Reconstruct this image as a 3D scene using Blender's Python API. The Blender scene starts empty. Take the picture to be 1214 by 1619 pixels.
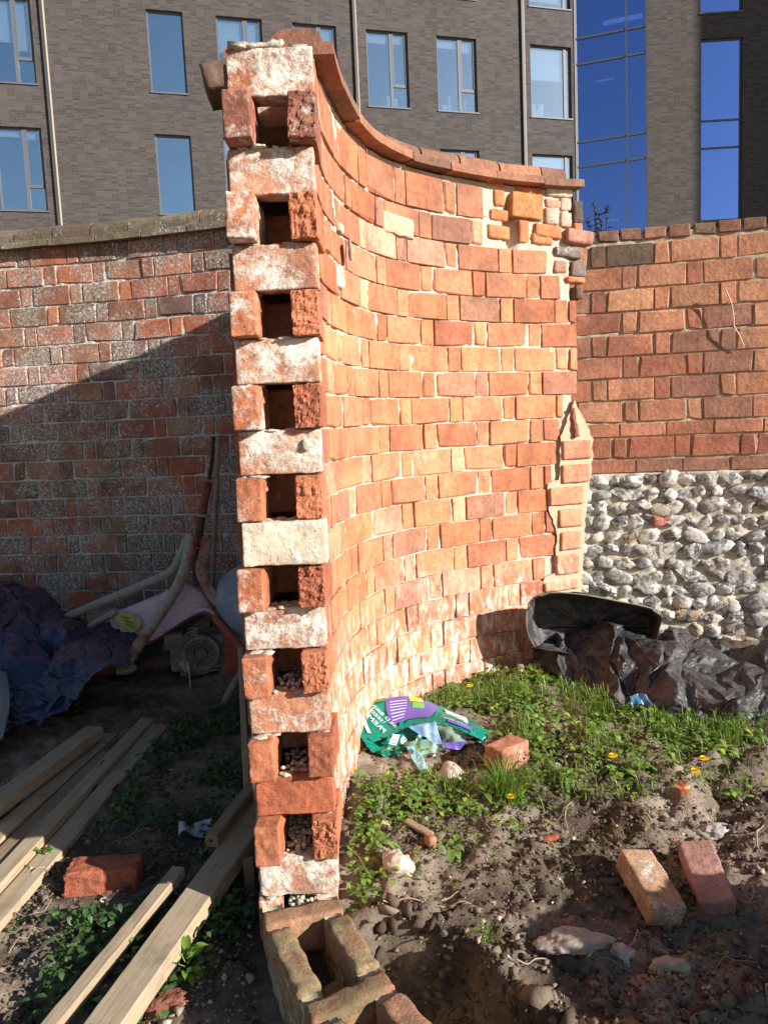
import bpy, math, random
import numpy as np
from mathutils import Vector, Matrix
R = random.Random(7)
NR = np.random.RandomState(11)
C = bpy.context.scene.collection
SC = bpy.context.scene

# ------------------------------------------------------------------ camera
FPX, PW, PH = 1216.0, 1214.0, 1619.0
TILT, ROLL = math.radians(6.4), math.radians(2.5)
EYE = np.array([0.0, 0.0, 1.5])
_fw = np.array([0, math.cos(TILT), -math.sin(TILT)])
_up = np.array([0, math.sin(TILT), math.cos(TILT)])
_rt = np.array([1.0, 0, 0])
_cr, _sr = math.cos(ROLL), math.sin(ROLL)
RT, UP = _cr*_rt - _sr*_up, _sr*_rt + _cr*_up
cam = bpy.data.cameras.new('camera'); cam_o = bpy.data.objects.new('camera', cam); C.objects.link(cam_o)
cam.sensor_fit = 'VERTICAL'; cam.sensor_height = 36; cam.lens = FPX*36/PH
cam.clip_start = 0.05; cam.clip_end = 2000
cam_o.matrix_world = Matrix(((RT[0], UP[0], -_fw[0], EYE[0]), (RT[1], UP[1], -_fw[1], EYE[1]), (RT[2], UP[2], -_fw[2], EYE[2]), (0, 0, 0, 1)))
SC.camera = cam_o

# ------------------------------------------------------------------ light
SUN = Vector((1.0, -0.60, 0.465)).normalized()
w = bpy.data.worlds.new('World'); SC.world = w; w.use_nodes = True
nt = w.node_tree; bg = nt.nodes['Background']
sky = nt.nodes.new('ShaderNodeTexSky'); sky.sky_type = 'NISHITA'; sky.sun_disc = False
sky.sun_elevation = math.asin(SUN.z); sky.sun_rotation = math.atan2(SUN.x, SUN.y)
sky.air_density = 1.0; sky.dust_density = 0.6; sky.ozone_density = 1.6
nt.links.new(sky.outputs[0], bg.inputs[0]); bg.inputs[1].default_value = 0.06
sl = bpy.data.lights.new('sun', 'SUN'); sl.energy = 5.0; sl.angle = math.radians(0.55); sl.color = (1.0, 0.95, 0.885)
so = bpy.data.objects.new('sun', sl); C.objects.link(so); so.location = (6, -3, 6)
so.rotation_euler = SUN.to_track_quat('Z', 'Y').to_euler()
SC.view_settings.view_transform = 'Standard'; SC.view_settings.look = 'None'
SC.view_settings.exposure = 0.82; SC.view_settings.gamma = 1
SC.view_settings.use_curve_mapping = False

# ------------------------------------------------------------------ helpers
def ray(x, y):
    return _fw + (x - PW/2)/FPX*RT - (y - PH/2)/FPX*UP
def at(x, y, Y):            # point of the place seen at a photo pixel, Y metres ahead
    d = ray(x, y); return EYE + d*(Y/d[1])
def onz(x, y, z):
    d = ray(x, y); return EYE + d*((z - EYE[2])/d[2])

def tag(o, label=None, cat=None, group=None, kind=None):
    if label: o['label'] = label
    if cat: o['category'] = cat
    if group: o['group'] = group
    if kind: o['kind'] = kind
    return o
def link(o, parent=None):
    C.objects.link(o)
    if parent is not None: o.parent = parent
    return o
def empty(name, loc=(0, 0, 0), rz=0):
    o = bpy.data.objects.new(name, None); o.empty_display_size = 0.1
    o.location = loc; o.rotation_euler = (0, 0, rz); C.objects.link(o); return o
def mk(name, V, F, mat=None, parent=None, smooth=False, col=None, mats=None, midx=None):
    me = bpy.data.meshes.new(name)
    if isinstance(V, np.ndarray): V = V.tolist()
    me.from_pydata(V, [], F)
    if mat: me.materials.append(mat)
    if smooth: me.polygons.foreach_set('use_smooth', [True]*len(me.polygons))
    if col is not None:
        a = me.color_attributes.new('tint', 'FLOAT_COLOR', 'POINT')
        c = np.ones((len(V), 4), np.float32); c[:, :3] = col
        a.data.foreach_set('color', c.ravel())
    me.update()
    o = bpy.data.objects.new(name, me)
    return link(o, parent)
def fast(name, V, T, mat, col=None, parent=None, smooth=False):   # numpy verts and equal-size faces
    me = bpy.data.meshes.new(name); n = T.shape[1]
    me.vertices.add(len(V)); me.vertices.foreach_set('co', V.astype(np.float32).ravel())
    me.loops.add(T.size); me.loops.foreach_set('vertex_index', T.astype(np.int32).ravel())
    me.polygons.add(len(T)); me.polygons.foreach_set('loop_start', np.arange(0, T.size, n, dtype=np.int32))
    me.polygons.foreach_set('loop_total', np.full(len(T), n, np.int32))
    if smooth: me.polygons.foreach_set('use_smooth', np.ones(len(T), bool))
    me.materials.append(mat); me.update(calc_edges=True)
    if col is not None:
        a = me.color_attributes.new('tint', 'FLOAT_COLOR', 'POINT')
        c = np.ones((len(V), 4), np.float32); c[:, :3] = col
        a.data.foreach_set('color', c.ravel())
    return link(bpy.data.objects.new(name, me), parent)

def _h(ix, iy, iz, seed):
    n = (ix*374761393 + iy*668265263 + iz*2147483647 + seed*1274126177) & 0xffffffff
    n = ((n ^ (n >> 13))*1274126177) & 0xffffffff
    return ((n ^ (n >> 16)) & 0xffffff)/float(0xffffff)
def noise3(x, y, z=0.0, seed=0):
    x, y, z = np.broadcast_arrays(np.asarray(x, float), np.asarray(y, float), np.asarray(z, float))
    ix, iy, iz = np.floor(x).astype(np.int64), np.floor(y).astype(np.int64), np.floor(z).astype(np.int64)
    fx, fy, fz = x-ix, y-iy, z-iz
    fx, fy, fz = fx*fx*(3-2*fx), fy*fy*(3-2*fy), fz*fz*(3-2*fz)
    def L(a, b, t): return a + (b-a)*t
    c = [[[_h(ix+i, iy+j, iz+k, seed) for k in (0, 1)] for j in (0, 1)] for i in (0, 1)]
    return L(L(L(c[0][0][0], c[1][0][0], fx), L(c[0][1][0], c[1][1][0], fx), fy),
             L(L(c[0][0][1], c[1][0][1], fx), L(c[0][1][1], c[1][1][1], fx), fy), fz)*2-1
def fbm(x, y, z=0.0, oct=4, seed=0, g=0.5):
    s, a, f = 0, 1.0, 1.0
    for i in range(oct):
        s = s + a*noise3(np.asarray(x)*f, np.asarray(y)*f, np.asarray(z)*f, seed+i); a *= g; f *= 2.03
    return s
def vary(c, a=0.85, b=1.15):
    k = R.uniform(a, b); return [q*k*R.uniform(0.975, 1.025) for q in c]
def sst(a, b, x):
    t = np.clip((x-a)/(b-a), 0, 1); return t*t*(3-2*t)

# ------------------------------------------------------------------ materials
class NT:
    def __init__(s, name):
        s.m = bpy.data.materials.new(name); s.m.use_nodes = True
        s.t = s.m.node_tree; s.t.nodes.clear()
        s.out = s.t.nodes.new('ShaderNodeOutputMaterial')
    def n(s, typ, ins=None, **kw):
        nd = s.t.nodes.new('ShaderNode'+typ)
        for k, v in kw.items(): setattr(nd, k, v)
        for k, v in (ins or {}).items():
            if isinstance(v, bpy.types.NodeSocket): s.t.links.new(v, nd.inputs[k])
            else: nd.inputs[k].default_value = v
        return nd
    def noise(s, vec, scale, detail=4, rough=0.55, dist=0.0):
        return s.n('TexNoise', {'Vector': vec, 'Scale': scale, 'Detail': detail, 'Roughness': rough, 'Distortion': dist}).outputs['Fac']
    def ramp(s, fac, *st):
        r = s.n('ValToRGB', {'Fac': fac}); e = r.color_ramp.elements
        while len(e) < len(st): e.new(0.5)
        for i, (p, c) in enumerate(st):
            e[i].position = p; e[i].color = (c if hasattr(c, '__len__') else (c, c, c)) + ((1,) if (not hasattr(c, '__len__') or len(c) == 3) else ())
        return r.outputs['Color']
    def step(s, fac, a, b):
        return s.n('MapRange', {'Value': fac, 'From Min': a, 'From Max': b, 'To Min': 0.0, 'To Max': 1.0}, interpolation_type='SMOOTHSTEP').outputs[0]
    def math(s, op, a, b=0.0, c=0.0, clamp=False):
        return s.n('Math', {0: a, 1: b, 2: c}, operation=op, use_clamp=clamp).outputs[0]
    def mix(s, fac, a, b, bt='MIX'):
        m = s.n('Mix', None, data_type='RGBA', blend_type=bt)
        for i, v in ((0, fac), (6, a), (7, b)):
            if isinstance(v, bpy.types.NodeSocket): s.t.links.new(v, m.inputs[i])
            else: m.inputs[i].default_value = v if i == 0 else (tuple(v)+(1,) if len(v) == 3 else v)
        return m.outputs[2]
    def bump(s, h, strength=0.5, dist=0.003, nrm=None):
        d = {'Height': h, 'Strength': strength, 'Distance': dist}
        if nrm is not None: d['Normal'] = nrm
        return s.n('Bump', d).outputs[0]
    def bsdf(s, col, rough=0.85, nrm=None, **kw):
        d = {'Base Color': col if isinstance(col, bpy.types.NodeSocket) else tuple(col)+(1,), 'Roughness': rough}
        if nrm is not None: d['Normal'] = nrm
        for k, v in kw.items(): d[k.replace('_', ' ')] = v
        b = s.n('BsdfPrincipled', d)
        s.t.links.new(b.outputs[0], s.out.inputs[0]); return b
    def pos(s): return s.n('NewGeometry').outputs['Position']

CREAM = (0.80, 0.74, 0.64)
def brick_mat(name, smearcol=CREAM, lichen=0.0, efflo=False, rough_bump=1.0, grime=0.0, moss=0.0):
    t = NT(name); p = t.pos()
    oi = t.n('ObjectInfo')
    n1 = t.noise(p, 9, 6, 0.6); n2 = t.noise(p, 45, 5, 0.65); n3 = t.noise(p, 260, 3, 0.6)
    v = t.mix(1.0, oi.outputs['Color'], t.ramp(n1, (0.25, 0.62), (0.5, 0.95), (0.75, 1.25)), 'MULTIPLY')
    v = t.mix(0.75, v, t.ramp(n2, (0.28, 0.6), (0.5, 1.0), (0.72, 1.25)), 'MULTIPLY')
    v = t.mix(0.6, v, t.ramp(t.noise(p, 1.6, 4, 0.6), (0.3, 0.72), (0.5, 1.0), (0.7, 1.2)), 'MULTIPLY')
    # darker, purplish burnt patches
    v = t.mix(t.math('MULTIPLY', t.step(t.noise(p, 5.3, 3, 0.5), 0.52, 0.72), 0.45), v, (0.20, 0.085, 0.06))
    # pits
    pit = t.step(n3, 0.62, 0.72)
    v = t.mix(t.math('MULTIPLY', pit, 0.55), v, (0.09, 0.04, 0.025))
    vp = t.n('TexVoronoi', {'Vector': p, 'Scale': 75.0}); hol = t.math('LESS_THAN', vp.outputs['Distance'], t.math('MULTIPLY', t.math('SUBTRACT', t.n('SeparateColor', {0: vp.outputs['Color']}).outputs[0], 0.55), 0.62))
    v = t.mix(t.math('MULTIPLY', hol, 0.55), v, (0.12, 0.05, 0.03))
    stk_ = t.noise(t.n('Mapping', {'Vector': p, 'Scale': (70, 70, 16)}).outputs[0], 1.0, 5, 0.7)
    v = t.mix(0.5, v, t.ramp(stk_, (0.3, 0.72), (0.5, 1.0), (0.7, 1.22)), 'MULTIPLY')
    sand = t.step(t.noise(p, 330, 2, 0.5), 0.62, 0.75)
    v = t.mix(t.math('MULTIPLY', sand, 0.35), v, (0.62, 0.45, 0.32))
    sm = t.math('ADD', t.math('MULTIPLY', t.noise(p, 12, 6, 0.65, 0.3), 0.75), t.math('MULTIPLY', t.noise(p, 48, 6, 0.7, 0.2), 0.25))
    # smear amount is the object's alpha
    thr = t.math('SUBTRACT', 1.0, oi.outputs['Alpha'])
    lo = t.math('MULTIPLY_ADD', thr, 0.62, 0.24)
    fine = t.math('MULTIPLY', t.math('SUBTRACT', t.noise(p, 120, 6, 0.75), 0.5), 0.35)
    sf = t.math('MULTIPLY', t.math('SUBTRACT', t.math('ADD', sm, fine), lo), 7.0, clamp=True)
    sc = t.mix(t.noise(p, 60, 4, 0.6), tuple(c*0.72 for c in smearcol), tuple(min(1, c*1.18) for c in smearcol))
    v = t.mix(sf, v, sc)
    if efflo:
        z = t.n('SeparateXYZ', {0: p}).outputs[2]
        zz = t.math('ADD', z, t.math('MULTIPLY', t.noise(p, 3.5, 4, 0.6), 0.55))
        low = t.math('SUBTRACT', 1.0, t.step(zz, 0.70, 1.25))
        st = t.n('Mapping', {'Vector': p, 'Scale': (26, 26, 12)}).outputs[0]
        ef = t.math('MULTIPLY', low, t.step(t.noise(st, 1.0, 7, 0.72, 0.4), 0.44, 0.66))
        v = t.mix(t.math('MULTIPLY', ef, 0.9), v, (0.80, 0.71, 0.63))
        far = t.math('MULTIPLY', t.step(t.noise(p, 3.1, 5, 0.6), 0.58, 0.7), t.step(t.noise(st, 2.0, 5, 0.7), 0.45, 0.62))
        v = t.mix(t.math('MULTIPLY', far, 0.35), v, (0.75, 0.6, 0.48))
    if lichen > 0:
        vo = t.n('TexVoronoi', {'Vector': t.mix(0.02, p, t.n('TexNoise', {'Vector': p, 'Scale': 40.0}).outputs['Color']), 'Scale': 62.0}, feature='F1')
        rad = t.math('MULTIPLY', t.n('SeparateColor', {0: vo.outputs['Color']}).outputs[0], 0.42)
        reg = t.step(t.noise(p, 2.6, 6, 0.7), 0.60-0.22*lichen, 0.76-0.20*lichen)
        dots = t.math('MULTIPLY', t.math('LESS_THAN', vo.outputs['Distance'], t.math('MULTIPLY', rad, t.math('ADD', reg, 0.25))), 1.0)
        v = t.mix(t.math('MULTIPLY', dots, 0.85), v, (0.66, 0.65, 0.60))
        haze = t.math('MULTIPLY', reg, t.step(t.noise(p, 80, 5, 0.7), 0.42, 0.60))
        v = t.mix(t.math('MULTIPLY', haze, 0.75*lichen), v, (0.55, 0.53, 0.48))
        gr = t.step(t.noise(p, 1.3, 4, 0.6), 0.45, 0.7)
        v = t.mix(t.math('MULTIPLY', gr, grime), v, (0.06, 0.045, 0.03))
    if moss > 0:
        ms = t.step(t.noise(p, 7, 6, 0.7), 0.62-0.25*moss, 0.72-0.2*moss)
        v = t.mix(t.math('MULTIPLY', ms, 0.8), v, (0.135, 0.112, 0.058))
    h = t.math('ADD', t.math('MULTIPLY', n2, 0.9), t.math('MULTIPLY', n3, 0.35))
    h = t.math('ADD', h, t.math('MULTIPLY', sf, 0.45))
    h = t.math('SUBTRACT', h, t.math('MULTIPLY', pit, 0.3))
    h = t.math('SUBTRACT', h, t.math('MULTIPLY', hol, 0.5))
    t.bsdf(v, 0.9, t.bump(h, 0.75, 0.005*rough_bump), Specular_IOR_Level=0.25)
    return t.m
M_BR = brick_mat('weathered_orange_brick', efflo=True)
M_BE = brick_mat('broken_brick', rough_bump=2.2)
M_BEND = brick_mat('mortar_smeared_brick', rough_bump=1.5)
M_BL = brick_mat('lichen_brick', lichen=1.0, grime=0.35)
M_BRT = brick_mat('tan_wire_cut_brick', smearcol=(0.42, 0.36, 0.25), rough_bump=1.7)
M_BLOW = brick_mat('dirty_low_brick', smearcol=(0.34, 0.26, 0.14), rough_bump=1.6, moss=0.5)
M_COPL = brick_mat('mossy_coping', smearcol=(0.22, 0.19, 0.12), lichen=0.6, grime=0.5, moss=0.45, rough_bump=2.0)
M_COP = brick_mat('clay_coping', smearcol=(0.36, 0.28, 0.2), rough_bump=1.5)

def mortar_mat(name, c1, c2, dirt, lichen=0.0):
    t = NT(name); p = t.pos()
    n1 = t.noise(p, 30, 6, 0.65); n2 = t.noise(p, 160, 4, 0.7)
    v = t.mix(n1, c1, c2)
    v = t.mix(t.step(t.noise(p, 4, 4, 0.6), 0.5, 0.75), v, dirt)
    v = t.mix(t.math('MULTIPLY', t.step(n2, 0.55, 0.7), 0.5), v, tuple(c*0.4 for c in c1))
    if lichen:
        v = t.mix(t.math('MULTIPLY', t.step(t.noise(p, 70, 5, 0.7), 0.42, 0.56), lichen), v, (0.72, 0.71, 0.66))
    t.bsdf(v, 0.95, t.bump(t.math('ADD', n1, t.math('MULTIPLY', n2, 0.5)), 1.0, 0.007), Specular_IOR_Level=0.15)
    return t.m
M_MO = mortar_mat('lime_mortar', (0.44, 0.38, 0.29), (0.64, 0.57, 0.46), (0.36, 0.27, 0.19))
M_MOCAV = mortar_mat('cavity_mortar', (0.38, 0.28, 0.2), (0.5, 0.4, 0.3), (0.3, 0.2, 0.15))
M_MOL = mortar_mat('old_grey_mortar', (0.38, 0.36, 0.30), (0.54, 0.51, 0.44), (0.26, 0.23, 0.17), lichen=0.9)
M_MOR = mortar_mat('tan_mortar', (0.40, 0.35, 0.25), (0.56, 0.50, 0.38), (0.34, 0.29, 0.2))
M_MOF = mortar_mat('flint_mortar', (0.46, 0.42, 0.33), (0.64, 0.59, 0.48), (0.36, 0.31, 0.23))
M_MOC = mortar_mat('smooth_cream_mortar', (0.44, 0.36, 0.25), (0.56, 0.47, 0.34), (0.42, 0.31, 0.21))

def flint_mat():
    t = NT('flint'); p = t.pos(); oi = t.n('ObjectInfo')
    rnd = oi.outputs['Random']
    off = t.n('VectorMath', {0: p, 1: t.n('CombineXYZ', {0: t.math('MULTIPLY', rnd, 30.0)}).outputs[0]}, operation='ADD').outputs[0]
    n = t.noise(off, 16, 5, 0.6, 0.8)
    a = t.ramp(rnd, (0.0, (0.62, 0.60, 0.56)), (0.35, (0.55, 0.50, 0.40)), (0.6, (0.36, 0.36, 0.37)), (0.85, (0.72, 0.69, 0.62)), (1.0, (0.42, 0.30, 0.17)))
    b = t.ramp(rnd, (0.0, (0.13, 0.13, 0.135)), (0.5, (0.20, 0.19, 0.18)), (1.0, (0.08, 0.08, 0.08)))
    f = t.step(n, 0.45, 0.56)
    v = t.mix(f, a, b)
    v = t.mix(t.math('MULTIPLY', t.step(t.noise(off, 60, 4, 0.7), 0.52, 0.66), 0.45), v, (0.85, 0.83, 0.78))
    rg = t.math('SUBTRACT', 0.75, t.math('MULTIPLY', f, 0.4))
    t.bsdf(v, rg, t.bump(t.noise(off, 70, 5, 0.6), 0.6, 0.006)); return t.m
M_FL = flint_mat()

def soil_mat():
    t = NT('soil'); p = t.pos()
    n1 = t.noise(p, 2.2, 5, 0.6); n2 = t.noise(p, 22, 7, 0.7); n3 = t.noise(p, 140, 5, 0.75)
    v = t.mix(t.step(n1, 0.35, 0.65), (0.090, 0.066, 0.048), (0.34, 0.270, 0.205))
    v = t.mix(0.8, v, t.ramp(n2, (0.3, 0.5), (0.5, 1.0), (0.7, 1.45)), 'MULTIPLY')
    v = t.mix(t.math('MULTIPLY', t.step(n3, 0.60, 0.72), 0.6), v, (0.42, 0.37, 0.29))
    v = t.mix(t.math('MULTIPLY', t.step(t.noise(p, 75, 4, 0.6), 0.57, 0.68), 0.6), v, (0.045, 0.03, 0.02))
    h = t.math('ADD', n2, t.math('MULTIPLY', n3, 0.5))
    t.bsdf(v, 0.95, t.bump(h, 1.0, 0.014), Specular_IOR_Level=0.2); return t.m
M_SOIL = soil_mat()

def tint_mat(name, rough=0.8, trans=0.0, bumps=0.0, bdist=0.004, var=0.3, spec=0.3, wet=False):
    t = NT(name); p = t.pos()
    a = t.n('VertexColor', None, layer_name='tint').outputs[0]
    v = t.mix(var, a, t.ramp(t.noise(p, 60, 4, 0.6), (0.3, 0.5), (0.7, 1.5)), 'MULTIPLY')
    nr = t.bump(t.noise(p, 90, 5, 0.6), bumps, bdist) if bumps else None
    b = t.bsdf(v, rough, nr, Specular_IOR_Level=spec)
    if trans:
        tr = t.n('BsdfTranslucent', {'Color': t.mix(1.0, v, (1.25, 1.35, 0.6), 'MULTIPLY')})
        mx = t.n('MixShader', {0: trans, 1: b.outputs[0], 2: tr.outputs[0]})
        t.t.links.new(mx.outputs[0], t.out.inputs[0])
    return t.m
M_LEAF = tint_mat('leaf', 0.45, 0.30, var=0.35, spec=0.45)
M_STONE = tint_mat('small_stones', 0.9, bumps=0.8, var=0.5)
M_PETAL = tint_mat('petal', 0.6, 0.2, var=0.1)

def plain(name, col, rough=0.6, nscale=30, var=0.35, bump=0.3, metal=0.0, bdist=0.003, spot=None, spotf=0.6, spec=0.5, spots=12):
    t = NT(name); p = t.pos(); n = t.noise(p, nscale, 6, 0.65)
    v = t.mix(var, tuple(col), t.ramp(n, (0.3, 0.45), (0.7, 1.5)), 'MULTIPLY')
    if spot: v = t.mix(t.step(t.noise(p, spots, 6, 0.7, 0.5), spotf, spotf+0.08), v, spot)
    t.bsdf(v, rough, t.bump(n, bump, bdist), Metallic=metal, Specular_IOR_Level=spec); return t.m

def wood_mat(name, c1, c2, scale=1.0):
    t = NT(name); oc = t.n('TexCoord').outputs['Object']; oi = t.n('ObjectInfo')
    q = t.n('VectorMath', {0: oc, 1: t.n('CombineXYZ', {1: t.math('MULTIPLY', oi.outputs['Random'], 9.0)}).outputs[0]}, operation='ADD').outputs[0]
    st = t.n('Mapping', {'Vector': q, 'Scale': (3.0*scale, 60*scale, 60*scale)}).outputs[0]
    g = t.noise(st, 1.0, 6, 0.7, 1.2)
    v = t.mix(t.step(g, 0.35, 0.65), c1, c2)
    v = t.mix(t.math('MULTIPLY', t.step(t.noise(q, 5, 5, 0.7), 0.5, 0.7), 0.5), v, tuple(c*0.45 for c in c1))
    v = t.mix(t.math('MULTIPLY', t.step(g, 0.60, 0.68), 0.5), v, tuple(c*0.25 for c in c1))
    vo = t.n('TexVoronoi', {'Vector': t.n('Mapping', {'Vector': q, 'Scale': (2.2, 8, 8)}).outputs[0], 'Scale': 1.0}).outputs['Distance']
    v = t.mix(t.math('SUBTRACT', 1.0, t.step(vo, 0.04, 0.08)), v, (0.08, 0.045, 0.02))
    t.bsdf(v, 0.8, t.bump(g, 0.5, 0.003), Specular_IOR_Level=0.3); return t.m
M_WOOD = wood_mat('sawn_timber', (0.33, 0.25, 0.16), (0.46, 0.365, 0.25))
M_WOODG = wood_mat('weathered_timber', (0.30, 0.22, 0.14), (0.42, 0.33, 0.23))
M_WOODD = wood_mat('damp_timber', (0.22, 0.15, 0.09), (0.34, 0.25, 0.16))

# ------------------------------------------------------------------ geometry builders
def bevel_box(L, T, H, seed, b=0.0014, j=0.0024):
    """brick: x length centred, y from 0 (face) to T, z 0..H; 24 verts, worn corners"""
    r = random.Random(seed); V = []; F = []
    idx = {}
    for sx in (0, 1):
        for sy in (0, 1):
            for sz in (0, 1):
                wear = b*r.uniform(0.5, 1.6) + (r.uniform(0.004, 0.012) if r.random() < 0.28 else 0)
                dx, dy, dz = r.uniform(-j, j)*0.6, r.uniform(-j, j)*0.5, r.uniform(-j, j)*0.6
                X = (-L/2, L/2)[sx]+dx; Y = (0, T)[sy]+dy; Z = (0, H)[sz]+dz
                ax, ay, az = (1, -1)[sx], (1, -1)[sy], (1, -1)[sz]
                for k in range(3):
                    w_ = [wear*r.uniform(0.7, 1.2)]*3; w_[k] = 0
                    idx[(sx, sy, sz, k)] = len(V)
                    V.append((X+ax*w_[0], Y+ay*w_[1], Z+az*w_[2]))
    def q(a): F.append([idx[t] for t in a])
    q([(0,0,0,0),(0,0,1,0),(0,1,1,0),(0,1,0,0)]); q([(1,0,0,0),(1,1,0,0),(1,1,1,0),(1,0,1,0)])
    q([(0,0,0,1),(1,0,0,1),(1,0,1,1),(0,0,1,1)]); q([(0,1,0,1),(0,1,1,1),(1,1,1,1),(1,1,0,1)])
    q([(0,0,0,2),(0,1,0,2),(1,1,0,2),(1,0,0,2)]); q([(0,0,1,2),(1,0,1,2),(1,1,1,2),(0,1,1,2)])
    for a in (0, 1):
        for b_ in (0, 1):
            q([(0,a,b_,1),(1,a,b_,1),(1,a,b_,2),(0,a,b_,2)]); q([(a,0,b_,0),(a,1,b_,0),(a,1,b_,2),(a,0,b_,2)]); q([(a,b_,0,0),(a,b_,1,0),(a,b_,1,1),(a,b_,0,1)])
            for c in (0, 1): F.append([idx[(a,b_,c,k)] for k in range(3)])
    return V, F
def fix_normals(me):
    import bmesh
    bm = bmesh.new(); bm.from_mesh(me); bmesh.ops.recalc_face_normals(bm, faces=bm.faces); bm.to_mesh(me); bm.free()
def brick_me(L, T, H, seed, mat, b=0.0014, j=0.0024):
    V, F = bevel_box(L, T, H, seed, b, j)
    me = bpy.data.meshes.new('brick'); me.from_pydata(V, [], F); me.materials.append(mat); fix_normals(me); me.update(); return me
def rough_me(L, T, H, seed, mat, res=0.011, amp=0.004, broken=None, bamp=0.012, rnd=0.008):
    """dense worn brick; broken='x-'... names the side that is snapped rough"""
    nx, ny, nz = max(3, int(L/res)), max(3, int(T/res)), max(3, int(H/res))
    pts = {}; V = []; F = []
    def vid(i, j_, k):
        key = (i, j_, k)
        if key not in pts: pts[key] = len(V); V.append((-L/2+L*i/nx, T*j_/ny, H*k/nz))
        return pts[key]
    for i in range(nx):
        for j_ in range(ny):
            F.append((vid(i,j_,0), vid(i,j_+1,0), vid(i+1,j_+1,0), vid(i+1,j_,0))); F.append((vid(i,j_,nz), vid(i+1,j_,nz), vid(i+1,j_+1,nz), vid(i,j_+1,nz)))
    for i in range(nx):
        for k in range(nz):
            F.append((vid(i,0,k), vid(i+1,0,k), vid(i+1,0,k+1), vid(i,0,k+1))); F.append((vid(i,ny,k), vid(i,ny,k+1), vid(i+1,ny,k+1), vid(i+1,ny,k)))
    for j_ in range(ny):
        for k in range(nz):
            F.append((vid(0,j_,k), vid(0,j_,k+1), vid(0,j_+1,k+1), vid(0,j_+1,k))); F.append((vid(nx,j_,k), vid(nx,j_+1,k), vid(nx,j_+1,k+1), vid(nx,j_,k+1)))
    P = np.array(V); c = np.array([0, T/2, H/2]); hs = np.array([L/2, T/2, H/2])
    q = P-c
    # rounded corners
    inner = np.clip(q, -(hs-rnd), hs-rnd); d = q-inner; ln = np.linalg.norm(d, axis=1, keepdims=True)
    q = inner + np.where(ln > 1e-9, d/np.maximum(ln, 1e-9)*np.minimum(ln, rnd), 0)
    nrm = d/np.maximum(ln, 1e-9)
    s = seed*3.7
    n = fbm(P[:,0]*38+s, P[:,1]*38, P[:,2]*38, 4, seed)
    big = fbm(P[:,0]*12+s, P[:,1]*12, P[:,2]*12, 2, seed+9)
    q = q + nrm*(n*amp + big*amp*0.8 - amp*0.4)[:, None]
    edge = np.sort(np.abs(q)/hs, axis=1)[:, 1]
    q = q - nrm*(sst(0.86, 1.0, edge)*np.clip(big, 0, 1)*amp*2.2)[:, None]
    if broken:
        ax = 'xyz'.index(broken[0]); sg = 1 if broken[1] == '+' else -1
        m = sst(0.55, 1.0, sg*q[:, ax]/hs[ax])
        bn = fbm(P[:,0]*38+s, P[:,1]*40+3, P[:,2]*28, 5, seed+5, 0.74)
        q[:, ax] -= sg*m*((1-np.abs(bn))*bamp*0.9 + (P[:, 2]/H)*bamp*R.uniform(-1.0, 1.0) + (P[:, 0]/L)*bamp*R.uniform(-1.2, 1.2))
    me = bpy.data.meshes.new('brick'); me.from_pydata((q+c).tolist(), [], F); me.materials.append(mat)
    if not broken or bamp < 0.005: me.polygons.foreach_set('use_smooth', [True]*len(me.polygons))
    me.update(); return me
def rotz(a): return Matrix.Rotation(a, 4, 'Z')
def place(name, me, parent, M, color=None, label=None):
    o = bpy.data.objects.new(name, me); link(o, parent); o.matrix_local = M
    if color is not None: o.color = color
    return o
def frame(p, t, n, z=None, tilt=0.0, roll=0.0):
    """matrix with local x along t, y along n, z up"""
    t = Vector((t[0], t[1], 0)).normalized(); n = Vector((n[0], n[1], 0)).normalized()
    M = Matrix(((t.x, n.x, 0, p[0]), (t.y, n.y, 0, p[1]), (0, 0, 1, p[2]), (0, 0, 0, 1)))
    return M @ Matrix.Rotation(tilt, 4, 'Y') @ Matrix.Rotation(roll, 4, 'X')
def tube(pts, rad, seg=10, caps=True):
    P = [Vector(p) for p in pts]; V = []; F = []
    rad = rad if hasattr(rad, '__len__') else [rad]*len(P)
    up = Vector((0.13, 0.2, 1)).normalized()
    for i, p in enumerate(P):
        d = (P[min(i+1, len(P)-1)]-P[max(i-1, 0)]).normalized()
        a = d.cross(up); a = a.normalized() if a.length > 1e-4 else Vector((1, 0, 0)); b = d.cross(a)
        for k in range(seg):
            th = 2*math.pi*k/seg; V.append(tuple(p+(a*math.cos(th)+b*math.sin(th))*rad[i]*(1+0.07*float(noise3(p.x*30+k, p.y*30, p.z*30+k, 3)))))
    for i in range(len(P)-1):
        for k in range(seg):
            F.append((i*seg+k, i*seg+(k+1) % seg, (i+1)*seg+(k+1) % seg, (i+1)*seg+k))
    if caps: F.append(tuple(range(seg-1, -1, -1))); F.append(tuple((len(P)-1)*seg+k for k in range(seg)))
    return V, F
def catmull(pts, n=8):
    P = [np.array(p, float) for p in pts]; P = [2*P[0]-P[1]]+P+[2*P[-1]-P[-2]]; out = []
    for i in range(1, len(P)-2):
        for k in range(n):
            t = k/n; a, b, c, d = P[i-1], P[i], P[i+1], P[i+2]
            out.append(0.5*((2*b)+(-a+c)*t+(2*a-5*b+4*c-d)*t*t+(-a+3*b-3*c+d)*t**3))
    out.append(P[-2]); return out
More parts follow.
